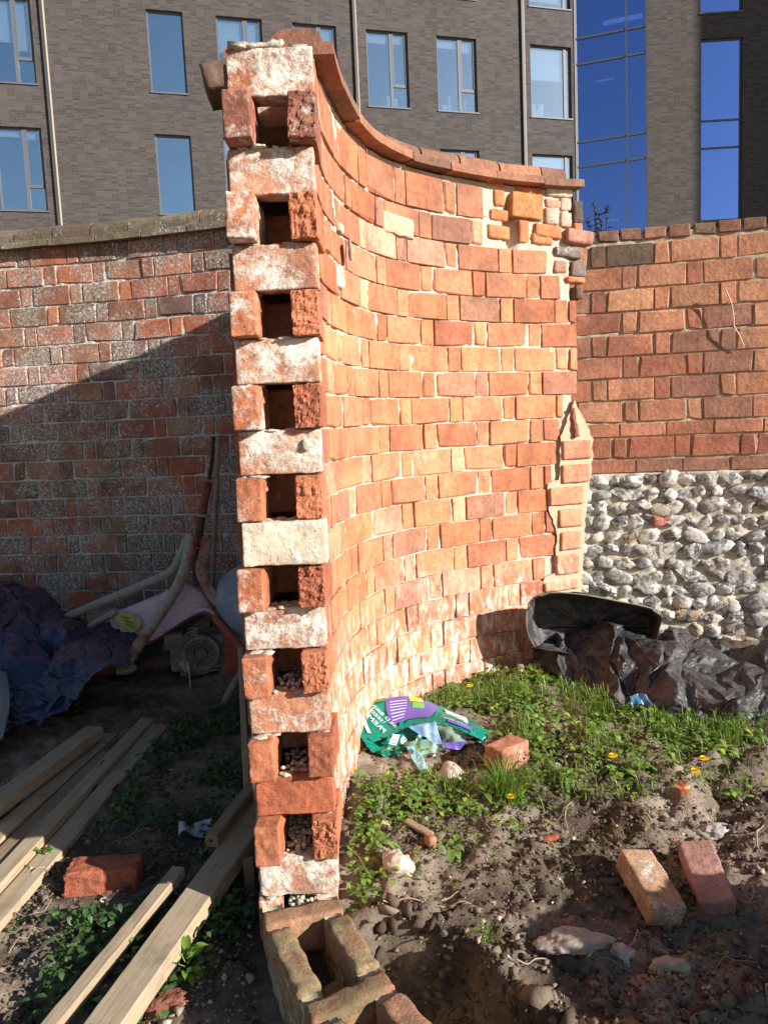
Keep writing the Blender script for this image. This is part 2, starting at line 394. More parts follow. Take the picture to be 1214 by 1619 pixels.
def cmint(G, u):
    """Catmull interpolation along axis 0 of array G at params u in [0,1]"""
    n = len(G)-1; x = np.clip(u, 0, 1)*n; i = np.minimum(x.astype(int), n-1); t = (x-i)
    g = lambda k: G[np.clip(k, 0, n)]
    t = t.reshape((-1,)+(1,)*(G.ndim-1))
    a, b, c, d = g(i-1), g(i), g(i+1), g(i+2)
    return 0.5*(2*b+(c-a)*t+(2*a-5*b+4*c-d)*t*t+(3*b-a-3*c+d)*t**3)
def grid_pts(G, us, vs):
    return cmint(np.swapaxes(cmint(np.asarray(G, float), vs), 0, 1), us)     # [u][v]
def sheet(name, G, nu, nv, mat, parent=None, crumple=0.02, cs=9.0, seed=1, smooth=False, thick=0.0, sharp=True):
    G = np.asarray(G, float); P = grid_pts(G, np.linspace(0, 1, nu), np.linspace(0, 1, nv))
    du = np.gradient(P, axis=0); dv = np.gradient(P, axis=1); N = np.cross(du, dv); N /= np.maximum(np.linalg.norm(N, axis=2, keepdims=True), 1e-9)
    x, y, z = P[..., 0]*cs, P[..., 1]*cs, P[..., 2]*cs
    wx, wy = noise3(x*0.5, y*0.5, z*0.5, seed+40), noise3(x*0.5+9, y*0.5, z*0.5, seed+41)
    if not smooth:
        rg = random.Random(seed); rn = 0
        for k in range(7):
            dv_ = np.array([rg.gauss(0, 1), rg.gauss(0, 1), rg.gauss(0, .7)]); dv_ /= np.linalg.norm(dv_); fr_ = rg.uniform(.35, 1.0)*(1.45**(k*0.5))
            ph_ = (x*dv_[0]+y*dv_[1]+z*dv_[2]+0.30*wx*(1 if k % 2 else -1)+0.22*wy)*fr_+rg.random()
            rn = rn + (4*np.abs(ph_-np.floor(ph_+0.5))-1)/(1.0+k*0.42)
        rn = rn*0.75
    else: rn = (1-2*np.abs(noise3(x+wx, y+wy, z, seed))) + 0.5*(1-2*np.abs(noise3(x*2.1+wy, y*2.1, z*2.1+wx, seed+3))) + 0.22*(1-2*np.abs(noise3(x*4.5, y*4.5+wx, z*4.5, seed+6)))
    P = P + N*(rn*crumple)[..., None]
    V = P.reshape(-1, 3); i = np.arange(nu-1)[:, None]*nv + np.arange(nv-1)[None, :]
    T = np.stack([i, i+nv, i+nv+1, i+1], -1).reshape(-1, 4)
    o = fast(name, V, T, mat, parent=parent, smooth=smooth)
    if thick:
        md = o.modifiers.new('thick', 'SOLIDIFY'); md.thickness = thick; md.offset = 0
    return o
def crumpled(name, G, nu, nv, mat, parent=None, excess=1.15, iters=160, seed=1, noise=0.012, stiff=0.5, inner=0.010, outer=0.09, thick=0.0015, hold=0.012, smooth=False, nf=7.0):
    """a film with more length than the heap it lies on: relaxed until it buckles into folds"""
    P0 = grid_pts(np.asarray(G, float), np.linspace(0, 1, nu), np.linspace(0, 1, nv))
    du = np.gradient(P0, axis=0); dv = np.gradient(P0, axis=1); N = np.cross(du, dv); N /= np.maximum(np.linalg.norm(N, axis=2, keepdims=True), 1e-9)
    if (N[..., 2]-N[..., 1]).mean() < 0: N = -N
    rs_ = np.random.RandomState(seed)
    x, y, z = P0[..., 0]*nf, P0[..., 1]*nf, P0[..., 2]*nf
    P = P0+N*(np.abs(fbm(x, y, z, 3, seed, 0.5))*noise*1.6)[..., None]+rs_.normal(0, noise*0.06, P0.shape)
    offs = [(1, 0, 1.0), (0, 1, 1.0), (1, 1, 0.7), (1, -1, 0.7), (2, 0, stiff), (0, 2, stiff), (4, 0, stiff*0.6), (0, 4, stiff*0.6), (3, 3, stiff*0.4), (3, -3, stiff*0.4)]
    def sl(a, b):
        if b >= 0: return (slice(0, nu-a), slice(0, nv-b)), (slice(a, nu), slice(b, nv))
        return (slice(0, nu-a), slice(-b, nv)), (slice(a, nu), slice(0, nv+b))
    cons = []
    for a, b, k in offs:
        A, B = sl(a, b); d = np.linalg.norm(P0[A]-P0[B], axis=-1)
        e = excess if max(abs(a), abs(b)) == 1 else 1+(excess-1)*0.72
        cons.append((A, B, d*e, k))
    for it in range(iters):
        D = np.zeros_like(P)
        for A, B, L, k in cons:
            q = P[B]-P[A]; l = np.maximum(np.linalg.norm(q, axis=-1), 1e-9); c = q*(0.5*k*(l-L)/l)[..., None]
            D[A] += c; D[B] -= c
        P = P+D*0.28
        P = P+(P0-P)*hold*0.3
        s_ = ((P-P0)*N).sum(-1); cl = np.clip(s_, -inner, outer)
        P = P+N*(cl-s_)[..., None]
    if name is None: return np.swapaxes(P, 0, 1)
    V = P.reshape(-1, 3); i = np.arange(nu-1)[:, None]*nv + np.arange(nv-1)[None, :]
    T = np.stack([i, i+nv, i+nv+1, i+1], -1).reshape(-1, 4)
    o = fast(name, V, T, mat, parent=parent, smooth=smooth)
    if thick:
        md = o.modifiers.new('thick', 'SOLIDIFY'); md.thickness = thick; md.offset = 0
    return o
def facets(name, G, mat, parent=None, levels=3, amp=0.03, jit=0.0, seed=1, thick=0.0015, decay=0.5, keep=None):
    """creased film: flat facets with sharp folds, split again and again with smaller creases"""
    G = np.asarray(G, float); nr, nc = G.shape[:2]; rs_ = np.random.RandomState(seed); rg = random.Random(seed)
    V = G.reshape(-1, 3)+rs_.normal(0, jit, (nr*nc, 3)); T = []
    for i in range(nr-1):
        for j in range(nc-1):
            a, b, c, d = i*nc+j, i*nc+j+1, (i+1)*nc+j+1, (i+1)*nc+j
            T += [(a, b, c), (a, c, d)] if rg.random() < 0.5 else [(a, b, d), (b, c, d)]
    V = V.tolist()
    for lv in range(levels):
        mid = {}; nT = []
        P = np.array(V)
        def m(a, b):
            k = (min(a, b), max(a, b))
            if k not in mid:
                e = P[a]-P[b]; l = np.linalg.norm(e); n = rs_.normal(0, 1, 3); n[2] = abs(n[2])*0.6; n -= e*(n@e)/max(l*l, 1e-9)
                mid[k] = len(V); V.append(list((P[a]+P[b])/2+n*amp*l*(0.9 if lv == 0 else 0.75)))
            return mid[k]
        for a, b, c in T:
            x, y, z = m(a, b), m(b, c), m(c, a); nT += [(a, x, z), (x, b, y), (z, y, c), (x, y, z)]
        T = nT
    o = fast(name, np.array(V), np.array(T), mat, parent=parent, smooth=False)
    if thick:
        md = o.modifiers.new('thick', 'SOLIDIFY'); md.thickness = thick; md.offset = 0
    return o
def icos(sub=1):
    import bmesh
    bm = bmesh.new(); bmesh.ops.create_icosphere(bm, subdivisions=sub, radius=1.0)
    V = np.array([v.co[:] for v in bm.verts]); T = np.array([[v.index for v in f.verts] for f in bm.faces]); bm.free(); return V, T

# ------------------------------------------------------------------ terrain
_lx = np.array([-9, -0.35, -0.08, 0.04, 0.16, 0.28, 0.42, 0.62, 0.75, 1.10, 1.5, 9])
_ly = np.array([1.2, 1.2, 2.12, 2.08, 1.98, 1.84, 1.66, 1.64, 1.76, 1.80, 1.3, 1.3])
def hgt(x, y, fine=True):
    x = np.asarray(x, float); y = np.asarray(y, float)
    left = 0.07 + 0.085*np.clip(y-1.8, -1, 3.2)
    right = np.interp(y, [0.5, 1.9, 2.15, 2.45, 2.8, 3.2, 3.6, 5], [0.02, 0.06, 0.10, 0.155, 0.215, 0.27, 0.29, 0.30])
    side = sst(-0.34, -0.16, x + 0.05*np.sin(y*2))
    side = np.where(y > 2.9, sst(-0.4, 0.1, x-(y-3.0)*0.9), side)
    z = left*(1-side)+right*side
    # excavated trench along the low wall and across the front
    lip = np.interp(x, _lx, _ly) + 0.05*fbm(x*5, y*5, 0, 3, 5)
    dpt = sst(0.0, 0.15, lip-y)*0.55*sst(-0.30, -0.12, x+0.02)
    dpt = dpt*(1-sst(1.15, 1.5, x))
    z = z-dpt
    # unseen mound added at the right to throw shade over trench and bricks
    z = z + 0.62*np.exp(-(((x-1.72)/0.40)**2+((y-1.20)/0.62)**2)**1.4)
    far = sst(5.2, 9, np.abs(y-2)+0*x)
    z = z*(1-far)
    if fine:
        near = sst(7, 4.5, np.hypot(x, y-2.4))
        rough_ = np.where((x > -0.2) & (y < 2.75), 1.0, 0.6)
        z = z + near*rough_*(0.022*fbm(x*5, y*5, 1, 3, 21) + 0.021*fbm(x*16, y*16, 2, 5, 31, 0.62) + 0.007*np.abs(fbm(x*48, y*48, 3, 3, 33, 0.7)))
    return z
def axis(lo, hi, step, far_lo, far_hi):
    d = list(np.arange(lo, hi, step)); s = step; a = []
    p = lo
    while p > far_lo: s *= 1.35; p -= s; a.append(p)
    s = step; p = d[-1]; b = []
    while p < far_hi: s *= 1.35; p += s; b.append(p)
    return np.array(a[::-1]+d+b)
gx = axis(-2.6, 2.5, 0.0135, -400, 400); gy = axis(1.15, 4.9, 0.0135, -60, 700)
GX, GY = np.meshgrid(gx, gy, indexing='ij'); GZ = hgt(GX, GY)
V = np.stack([GX, GY, GZ], -1).reshape(-1, 3); n = len(gy)
ii = np.arange(len(gx)-1)[:, None]*n+np.arange(n-1)[None, :]
ground = fast('ground', V, np.stack([ii, ii+n, ii+n+1, ii+1], -1).reshape(-1, 4), M_SOIL, smooth=True)
tag(ground, kind='structure')

# ------------------------------------------------------------------ curved garden wall
PTS = [(0.36, 1.17), (0.20, 1.32), (0.066, 1.493), (-0.047, 1.678), (-0.128, 1.878), (-0.166, 2.03), (-0.186, 2.25), (-0.182, 2.48), (-0.160, 2.70),
       (-0.115, 2.93), (-0.035, 3.14), (0.065, 3.30), (0.20, 3.445), (0.42, 3.60), (0.66, 3.735), (0.90, 3.835), (1.16, 3.92)]
CP = np.array(catmull([(a, b, 0) for a, b in PTS], 24))[:, :2]
CS = np.concatenate([[0], np.cumsum(np.linalg.norm(np.diff(CP, axis=0), axis=1))])
_i0 = np.argmin(np.abs(CP[:, 1]-1.985)); CS = CS-CS[_i0]
def Fp(s): return np.stack([np.interp(s, CS, CP[:, 0]), np.interp(s, CS, CP[:, 1])], -1)
def Ft(s):
    a, b = Fp(np.asarray(s)-0.05), Fp(np.asarray(s)+0.05); d = b-a
    return d/np.linalg.norm(d, axis=-1, keepdims=True)
def Wp(s, d, z):
    s = np.asarray(s, float); p = Fp(s); t = Ft(s); n = np.stack([-t[..., 1], t[..., 0]], -1)
    z = np.asarray(z, float)
    wgt = (1-sst(0.8, 2.0, s))*sst(-0.3, 0.0, s)
    xy = p+n*np.asarray(d)[..., None]
    return np.stack([xy[..., 0]+(0.033*np.clip(z-1.0, 0, 9)-0.011)*wgt, xy[..., 1], z+0*xy[..., 0]], -1)
S_END = float(np.interp(0.985, CP[200:, 0], CS[200:]))
S_FAR = CS[-1]-0.02
Z0, PZ = 1.6135, 0.1145
HB = 0.1082; PER = 0.313
wall = empty('garden_wall', (0, 2.4, 0))
tag(wall, 'broken curving orange brick wall with hollow open end in the middle', 'wall')
wall_inv = Matrix.Translation((0, -2.4, 0))
V_STR = [brick_me(0.2280, 0.066, HB, 100+k, M_BR, 0.0012, 0.0018) for k in range(14)]
V_HDR = [brick_me(0.0708, 0.2125, HB, 200+k, M_BR, 0.0012, 0.0018) for k in range(12)]
V_LOWS = [rough_me(0.222, 0.066, HB, 300+k, M_BLOW, 0.012, 0.005) for k in range(4)]
V_LOWH = [rough_me(0.066, 0.212, HB, 320+k, M_BLOW, 0.012, 0.005) for k in range(4)]
def pal_center(x, z, hdr):
    """orange in the middle, redder and browner to the top"""
    top = sst(1.7, 2.3, z); 
    base = np.array([0.56, 0.225, 0.115])*(1-top)+np.array([0.43, 0.180, 0.100])*top
    u = R.random()
    if u < 0.14: base = np.array([0.46, 0.165, 0.085])
    elif u < 0.22: base = np.array([0.60, 0.30, 0.19])
    elif u < 0.34: base = base*np.array([0.75, 0.85, 1.05])
    if hdr: base = base*np.array([1.03, 1.1, 1.05])
    base = base*R.uniform(0.86, 1.14)
    return tuple(float(min(0.8, c*R.uniform(0.96, 1.04))) for c in base)
def put(name, me, s, d, z, col, smear=0.0, flip=False, sc=(1, 1, 1), dj=0.003, tj=0.008, rz=0.02):
    h = 0.105 if name == 'brick' else 0.03
    a, b = Wp(s-h, d, z), Wp(s+h, d, z); p = (a+b)/2; t = (b-a)[:2]; t = t/np.linalg.norm(t); n = np.array([-t[1], t[0]])
    p[:2] += n*R.uniform(-dj, dj)
    if flip: t, n = -t, -n
    M = frame(p, t, n, tilt=R.uniform(-tj, tj), roll=R.uniform(-0.006, 0.006)) @ Matrix.Rotation(R.uniform(-rz, rz), 4, 'Z') @ Matrix.Diagonal((*sc, 1))
    return place(name, me, wall, wall_inv @ M, (*col, smear))
TOPROW = 7
courses = list(range(-17, TOPROW+1))
def S_OF(x): return float(np.interp(x, CP[200:, 0], CS[200:]))
def ztop(i): return Z0+PZ*(i+1)
joined = []          # far-side bricks beyond the per-part limit
def hdr_phase(i):
    if i <= -13: return -0.045+(0 if i % 2 else PER/2)
    return 0.034 if i % 2 == 0 else 0.034+PER/2
hole_skip = []
n_brick = n_hdr = 0
for i in courses:
    zb = Z0+PZ*i+0.0045; sc_z = 1.0
    if i == TOPROW: zb, sc_z = Z0+PZ*i+0.010, 1.30
    s_lo = -1.0 if i <= -13 else 0.0
    if i == TOPROW: s_lo = 0.40
    ph = hdr_phase(i)
    k0 = int(math.floor((s_lo-ph)/PER))-1
    send = S_END if i >= 0 else S_OF({-1: 0.905, -2: 0.885, -3: 0.875, -4: 0.835, -5: 0.875, -6: 0.87, -7: 0.865, -8: 0.80}.get(i, 0.86))
    lim = send
    if i >= 6: lim = S_OF(0.515)
    elif i == 5: lim = S_OF(0.835)
    elif i == 4: lim = S_OF(0.90)
    for k in range(k0, 16):
        sh = ph+k*PER
        for (kind, a_, b_) in (('header_brick', sh-0.0345, sh+0.0345), ('brick', sh+0.0435, sh+0.2695)):
            if kind == 'header_brick' and abs(sh-0.034) < 0.01 and i > -13: continue
            if kind == 'brick' and i > -13 and (a_+b_)/2 < 0.06: continue
            if a_ < s_lo-0.2: continue
            a2, b2 = max(a_, -9 if i <= -13 else s_lo-0.004), min(b_, lim)
            if b2-a2 < 0.03: continue
            fx = (b2-a2)/(b_-a_); ss = (a2+b2)/2; xx = float(Fp(ss)[0])
            low = i <= -13 and ss < 0.05
            if kind == 'header_brick':
                if low: put(kind, R.choice(V_LOWH), ss, 0.001, zb, (0.38, 0.19, 0.11), R.uniform(0.62, 0.8))
                else: put(kind, R.choice(V_HDR), ss, 0.0, zb, pal_center(xx, zb, True), R.uniform(0, 0.16), sc=(fx*R.uniform(0.97, 1.0), 1, sc_z)); n_hdr += 1
            elif low:
                put(kind, R.choice(V_LOWS), ss, 0.0, zb, (0.36, 0.18, 0.11), R.uniform(0.62, 0.8))
                put(kind, R.choice(V_LOWS), ss, 0.213, zb, (0.38, 0.19, 0.11), R.uniform(0.62, 0.8), flip=True, sc=(1.12, 1, 1))
            else:
                put(kind, R.choice(V_STR), ss, 0.0, zb, pal_center(xx, zb, False), R.uniform(0, 0.14), sc=(fx*R.uniform(0.985, 1.0), 1, sc_z)); n_brick += 1
                if fx > 0.95: joined.append((ss, zb))
# last bricks at the far end of each course: closers so that the end reads straight
# far-side stretchers, one part (seen from nowhere near the photo's side)
bv, bf = [], []
for (ss, zb) in joined:
    V_, F_ = bevel_box(0.2235*1.1, 0.066, HB, R.randint(0, 99))
    p = Wp(ss, 0.213, zb); t = -Ft(ss); M = frame(p, t, (-t[1], t[0]))
    o_ = len(bv)
    bv += [tuple((wall_inv @ M @ Vector(v))) for v in V_]; bf += [[a+o_ for a in f] for f in F_]
bk = mk('brick_course', bv, bf, M_BR, wall); bk['kind'] = 'stuff'; bk.color = (0.36, 0.13, 0.07, 0.15)

# broken end: headers close the even courses, stretchers stick out of the odd ones
for i in range(-12, 7):
    zb = Z0+PZ*i+0.0035; kk = -i
    if i % 2 == 0:
        pr, wd, smr, col, dx = 0.0, 0.222, R.uniform(0.62, 0.74), (0.52, 0.23, 0.13), 0
        if i == 6: smr, col = 0.68, (0.52, 0.20, 0.10)
        if i == -4:      # the whole pale brick that stands proud
            o = put('header_brick', rough_me(0.215, 0.070, HB+0.004, 555, M_BEND, 0.0055, 0.0018, rnd=0.0045), 0.0, 0.110, zb, (0.74, 0.60, 0.44), 0.60, dj=0, tj=0, rz=0)
            p = Wp(0.0, 0.104, zb); o.matrix_local = wall_inv @ (Matrix.Translation((p[0]+0.012, p[1]-0.045, p[2])) @ Matrix.Rotation(math.radians(1.5), 4, 'Z'))
            continue
        if i == -8: smr = 0.62
        if i == -10: smr, col = 0.30, (0.50, 0.15, 0.075)
        if i == -12: smr, col = 0.68, (0.52, 0.26, 0.17)
        me = rough_me(0.211, 0.070, HB+0.0035, 600+kk, M_BEND, 0.0055, 0.0015, 'y-', 0.002, rnd=0.003)
        p = Wp(0.0, 0.106, zb)
        o = bpy.data.objects.new('header_brick', me); link(o, wall); o.color = (*col, smr)
        o.matrix_local = wall_inv @ (Matrix.Translation((p[0]+R.uniform(-.003, .003), p[1]+R.uniform(-.002, .003), p[2])) @ Matrix.Rotation(R.uniform(-.02, .02), 4, 'Z'))
    else:
        for side in (0, 1):           # 0 right (front) leaf, 1 left leaf
            e = R.uniform(0.030, 0.052) if side == 0 else R.uniform(0.022, 0.040)
            e += {5: 0.02, 3: 0.012, -7: 0.01, -5: 0.012}.get(i, 0)
            L = 0.146+e; cy = (0.146-e)/2
            d = 0.0 if side == 0 else 0.145
            if side == 0: col = [(0.40, 0.13, 0.07), (0.50, 0.18, 0.09)][kk % 4 > 1 or i > 2]; smr = R.uniform(0.15, 0.4)
            else: col = (0.48, 0.17, 0.085); smr = R.uniform(0.46, 0.64)
            if i == 5: col = (0.34, 0.13, 0.085); smr = 0.5
            if i == 3 and side: smr = 0.75
            if i in (-9, -11): smr *= 0.7
            amp = 0.0065 if side == 0 else 0.003
            if i in (-9,): amp = 0.004
            me = rough_me(0.068, L, HB+0.002, 700+kk*2+side, M_BE if side == 0 else M_BEND, 0.005, 0.0016, 'y-', amp, rnd=0.003)
            p = Wp(0.0, d+0.034, zb); 
            o = bpy.data.objects.new('brick', me); link(o, wall); o.color = (*col, smr)
            rot = R.uniform(-0.03, 0.03)
            o.matrix_local = wall_inv @ (Matrix.Translation((p[0]+(0.006 if side == 0 else -0.002), p[1]-e, p[2])) @ Matrix.Rotation(rot, 4, 'Z') @ Matrix.Rotation(R.uniform(-.03, .03), 4, 'Y'))

# mortar: two leaves, recessed and rough, with the bed pads of the broken end
def mortar_leaf(d0, d1, s0, s1, z0, z1, rough_face, seed, name='mortar', mat=M_MO, ds=0.012, recess=None, amp=0.0035):
    ns, nz = int((s1-s0)/ds)+2, int((z1-z0)/ds)+2
    S, Z = np.meshgrid(np.linspace(s0, s1, ns), np.linspace(z0, z1, nz), indexing='ij')
    nf = fbm(S*28, Z*28, seed, 4, seed, 0.6)
    sg = 1 if d1 > d0 else -1
    D = d0 + sg*(0.0068 + np.clip(amp*nf, -0.004, 0.006) + 0.009*np.clip(fbm(S*9, Z*9, 0, 2, seed+4), 0, 1))
    if recess is not None: D = D + sg*recess(S, Z)
    A = Wp(S, D, Z); B = Wp(S, np.full_like(S, d1)-sg*0.003, Z)
    V = np.concatenate([A.reshape(-1, 3), B.reshape(-1, 3)]); V[:, 1] -= 2.4
    N = ns*nz; i = np.arange(ns-1)[:, None]*nz+np.arange(nz-1)[None, :]
    T1 = np.stack([i, i+nz, i+nz+1, i+1], -1).reshape(-1, 4); T2 = T1[:, ::-1]+N
    e = []
    for a in range(ns-1):
        e.append((a*nz, (a+1)*nz, (a+1)*nz+N, a*nz+N)); e.append((a*nz+nz-1, a*nz+nz-1+N, (a+1)*nz+nz-1+N, (a+1)*nz+nz-1))
    for b in range(nz-1):
        e.append((b, b+1, b+1+N, b+N)); q = (ns-1)*nz; e.append((q+b, q+b+N, q+b+1+N, q+b+1))
    T = np.concatenate([T1, T2, np.array(e)])
    return fast(name, V, T, mat, parent=wall, smooth=False)
def rec(S, Z):     # ragged hole below the coping near the far end
    x = Fp(S)[..., 0]
    a = np.exp(-(((x-0.655)/0.030)**2+((Z-2.40)/0.12)**2)**2)
    return a*0.052 + 0.004*sst(2.2, 2.5, Z)*(x > 0.5)
mortar_leaf(0.0, 0.062, 0.03, S_END-0.03, -0.05, 2.44, True, 3, recess=rec)
mortar_leaf(0.0, 0.062, 0.42, S_END-0.03, 2.438, 2.588, True, 5, recess=rec)
mortar_leaf(0.213, 0.151, 0.03, S_END-0.03, -0.05, 2.44, True, 8, ds=0.03)
mortar_leaf(0.213, 0.151, 0.42, S_END-0.03, 2.438, 2.588, True, 9, ds=0.03)
mortar_leaf(0.0, 0.062, -0.98, 0.05, -0.35, Z0+PZ*(-12)-0.016, True, 13, mat=M_MOR)
mortar_leaf(0.213, 0.151, -0.98, 0.05, -0.35, Z0+PZ*(-12)-0.016, True, 15, mat=M_MOR)
def lump(c, size, seed, mat, parent, name='mortar_lump', sub=2, amp=0.35, loc=None):
    V_, T_ = icos(sub); n = fbm(V_[:,0]*1.6+seed*3.1, V_[:,1]*1.6, V_[:,2]*1.6, 3, seed, 0.6)*1.5
    V_ = V_*(1+amp*n)[:, None]*np.array(size)
    return V_+np.array(c), T_
padV, padT, off = [], [], 0
for i in range(-12, 8):
    z = Z0+PZ*i
    if i > 7: continue
    open_above = (i % 2 != 0)
    for q in range(9 if open_above else 8):
        u = R.uniform(0.015, 0.185) if open_above else R.choice((R.uniform(0.012, 0.058), R.uniform(0.150, 0.190)))
        yy = R.uniform(0.002, 0.06)
        p = Wp(0, u, z+(-0.001 if not open_above else 0.001))
        sz = (R.uniform(0.008, 0.022), R.uniform(0.008, 0.02), R.uniform(0.003, 0.006))
        V_, T_ = lump((p[0], p[1]+yy-2.4, p[2]), sz, R.randint(0, 999), None, None)
        padV.append(V_); padT.append(T_+off); off += len(V_)
o = fast('mortar_crumbs', np.concatenate(padV), np.concatenate(padT), M_MO, parent=wall); o['kind'] = 'stuff'
padV, padT, off = [], [], 0
# rubble lying in the lowest open cavities
for i in (-11, -9, -7, -13):
    z = Z0+PZ*i
    for q in range(150 if i in (-11, -13) else 60):
        u = R.uniform(0.075, 0.138); yy = R.uniform(0.02, 0.15)-(0.03 if i == -13 else 0)
        p = Wp(0, u, z+R.uniform(0, 0.02)+(0.25*(yy) if i in (-11, -13) else 0)+(0.075 if i == -13 else 0))
        g = R.uniform(0.003, 0.009)
        V_, T_ = lump((p[0], p[1]+yy-2.4, p[2]), (g, g*R.uniform(.6, 1), g*.8), R.randint(0, 999), None, None, sub=1, amp=0.2)
        padV.append(V_); padT.append(T_+off); off += len(V_)
o = fast('cavity_rubble', np.concatenate(padV), np.concatenate(padT), M_MOF, parent=wall); o['kind'] = 'stuff'
# pale stone stuck in a joint of the cut face, and mortar crowning the top header
V_, T_ = lump(tuple(Wp(0, 0.035, 1.46)+np.array([0, -2.412, 0])), (0.013, 0.012, 0.014), 5, None, None); fast('stuck_stone', V_, T_, M_MO, parent=wall)
me = rough_me(0.13, 0.06, 0.016, 912, M_MO, 0.006, 0.006, rnd=0.006); p = Wp(0, 0.138, Z0+PZ*7+0.0)
place('mortar_cap', me, wall, wall_inv @ (Matrix.Translation((p[0], p[1]+0.004, p[2])) @ rotz(0.03)))

# patched corner and loose small bricks at the far end
TF = Ft(S_END-0.1); TN = np.array([-TF[1], TF[0]])
def far_brick(x, z, w_, h_, proud, col, smr, tilt=0.0, depth=0.07, mat=M_BEND, rot=0.0, seed=None):
    """x measured in metres to the right, on the wall's far face; z its foot"""
    s = float(np.interp(x, CP[200:, 0], CS[200:])); p = Wp(s, -proud, z); t = Ft(s)
    me = rough_me(w_, depth, h_, seed or R.randint(0, 9999), mat, 0.011, 0.003)
    M = frame(p, t, (-t[1], t[0]), tilt=tilt) @ Matrix.Rotation(rot, 4, 'Z')
    return place('brick', me, wall, wall_inv @ M, (*vary(col, .9, 1.1), smr*0.9))
OR, PK, GY_, WH = (0.56, 0.21, 0.09), (0.48, 0.24, 0.17), (0.20, 0.17, 0.15), (0.55, 0.38, 0.28)
def pxz(px, py, Y): p = at(px, py, Y); return p[0], p[2]
for (x0, y0, x1, y1, Y, proud, col, smr, tilt) in [
        (779, 301, 798, 330, 3.74, 0.0, OR, 0.35, 0), (803, 306, 857, 350, 3.80, 0.012, (0.58, 0.25, 0.10), 0.1, 0.10),
        (772, 332, 804, 353, 3.74, 0.0, OR, 0.0, 0.05), (768, 356, 808, 381, 3.73, 0.0, (0.60, 0.26, 0.11), 0.0, 0.05), (818, 348, 836, 386, 3.78, 0.004, OR, 0.0, 0.02),
        (842, 354, 887, 378, 3.82, 0.012, (0.58, 0.23, 0.10), 0.0, 0.16), (838, 369, 873, 389, 3.82, 0.006, (0.62, 0.26, 0.10), 0.1, 0.1),
        (767, 288, 798, 300, 3.74, -0.004, OR, 0.2, 0.0), (812, 296, 858, 312, 3.81, 0.0, OR, 0.35, 0.03),
        (874, 391, 918, 410, 3.87, 0.012, GY_, 0.60, 0.12), (888, 365, 931, 390, 3.90, 0.030, PK, 0.15, 0.22),
        (874, 411, 896, 434, 3.86, 0.0, PK, 0.45, 0.03), (900, 412, 925, 439, 3.88, 0.01, GY_, 0.35, 0.12),
        (862, 297, 906, 313, 3.85, 0.006, (0.62, 0.56, 0.42), 0.68, 0.05), (860, 315, 886, 332, 3.85, 0.0, PK, 0.5, 0.05),
        (858, 329, 882, 358, 3.85, 0.008, WH, 0.64, 0.05), (883, 336, 902, 362, 3.87, 0.006, WH, 0.64, 0.03), (884, 313, 903, 335, 3.87, 0.0, WH, 0.6, 0.0),
        (904, 318, 920, 356, 3.90, 0.0, (0.13, 0.09, 0.06), 0.1, 0.0), (905, 352, 920, 375, 3.91, -0.004, OR, 0.2, 0.0),
        (893, 437, 924, 449, 3.88, 0.008, (0.58, 0.20, 0.09), 0.0, 0.08), (908, 452, 920, 475, 3.90, 0.0, (0.14, 0.09, 0.06), 0.2, 0)]:
    xa, za = pxz(x0, y1, Y); xb, zb_ = pxz(x1, y0, Y)
    far_brick((xa+xb)/2, za, max(0.03, (xb-xa)*1.08), max(0.025, (zb_-za)*0.97), proud, col, smr, tilt*0.5)
def prism_panel(name, poly, Y0, th, mat, parent, inv=None):
    if inv is not None and name == 'cream_mortar_patch':      # ragged trowelled edge
        q = []
        for (x0_, y0_), (x1_, y1_) in zip(poly, poly[1:]+poly[:1]):
            m_ = max(1, int(math.hypot(x1_-x0_, y1_-y0_)/7))
            q += [(x0_+(x1_-x0_)*k/m_+R.uniform(-1.6, 1.6), y0_+(y1_-y0_)*k/m_+R.uniform(-1.2, 1.2)) for k in range(m_)]
        poly = q
    P0 = [at(x, y, Y0(x)) for x, y in poly]; n = len(P0)
    V = [tuple(p) for p in P0]+[(p[0], p[1]+th, p[2]) for p in P0]
    F = [tuple(range(n))]+[tuple(range(2*n-1, n-1, -1))]+[(i, i+n, (i+1) % n+n, (i+1) % n) for i in range(n)]
    if inv is not None: V = [tuple(inv @ Vector(v)) for v in V]
    o = mk(name, V, F, mat, parent); fix_normals(o.data); return o
QY = lambda x: 3.808+(x-880)*0.0013
prism_panel('cream_mortar_patch', [(909, 632), (914, 645), (928, 672), (937, 694), (935, 742), (928, 792), (924, 838), (922, 888), (918, 938), (858, 940), (860, 912), (878, 906), (880, 842), (868, 806), (866, 764), (884, 758), (886, 690), (898, 660)], QY, 0.12, M_MOC, wall, wall_inv)
for (x0, y0, x1, y1) in [(891, 695, 933, 727), (890, 733, 930, 764), (871, 768, 920, 800), (885, 803, 919, 834), (888, 839, 917, 870), (881, 875, 914, 909), (863, 915, 912, 936)]:
    a = at(x0, y1, QY(x0)); b = at(x1, y0, QY(x1)); L = math.hypot(b[0]-a[0], b[1]-a[1])
    me = rough_me(L*1.06, 0.06, (b[2]-a[2])*1.02, R.randint(0, 999), M_BR, 0.010, 0.0018, rnd=0.003)
    t = np.array([b[0]-a[0], b[1]-a[1]])/L
    place('brick', me, wall, wall_inv @ frame(((a[0]+b[0])/2, (a[1]+b[1])/2-0.014, a[2]), t, (-t[1], t[0])), (0.62, 0.28, 0.16, 0.05))
me = rough_me(0.03, 0.05, 0.15, 77, M_BE, 0.01, 0.006); a = at(913, 682, 3.86)
place('brick', me, wall, wall_inv @ (Matrix.Translation((a[0]-0.012, a[1]-0.040, a[2]-0.03)) @ Matrix.Rotation(-0.12, 4, 'Y')), (0.40, 0.16, 0.10, 0.3))
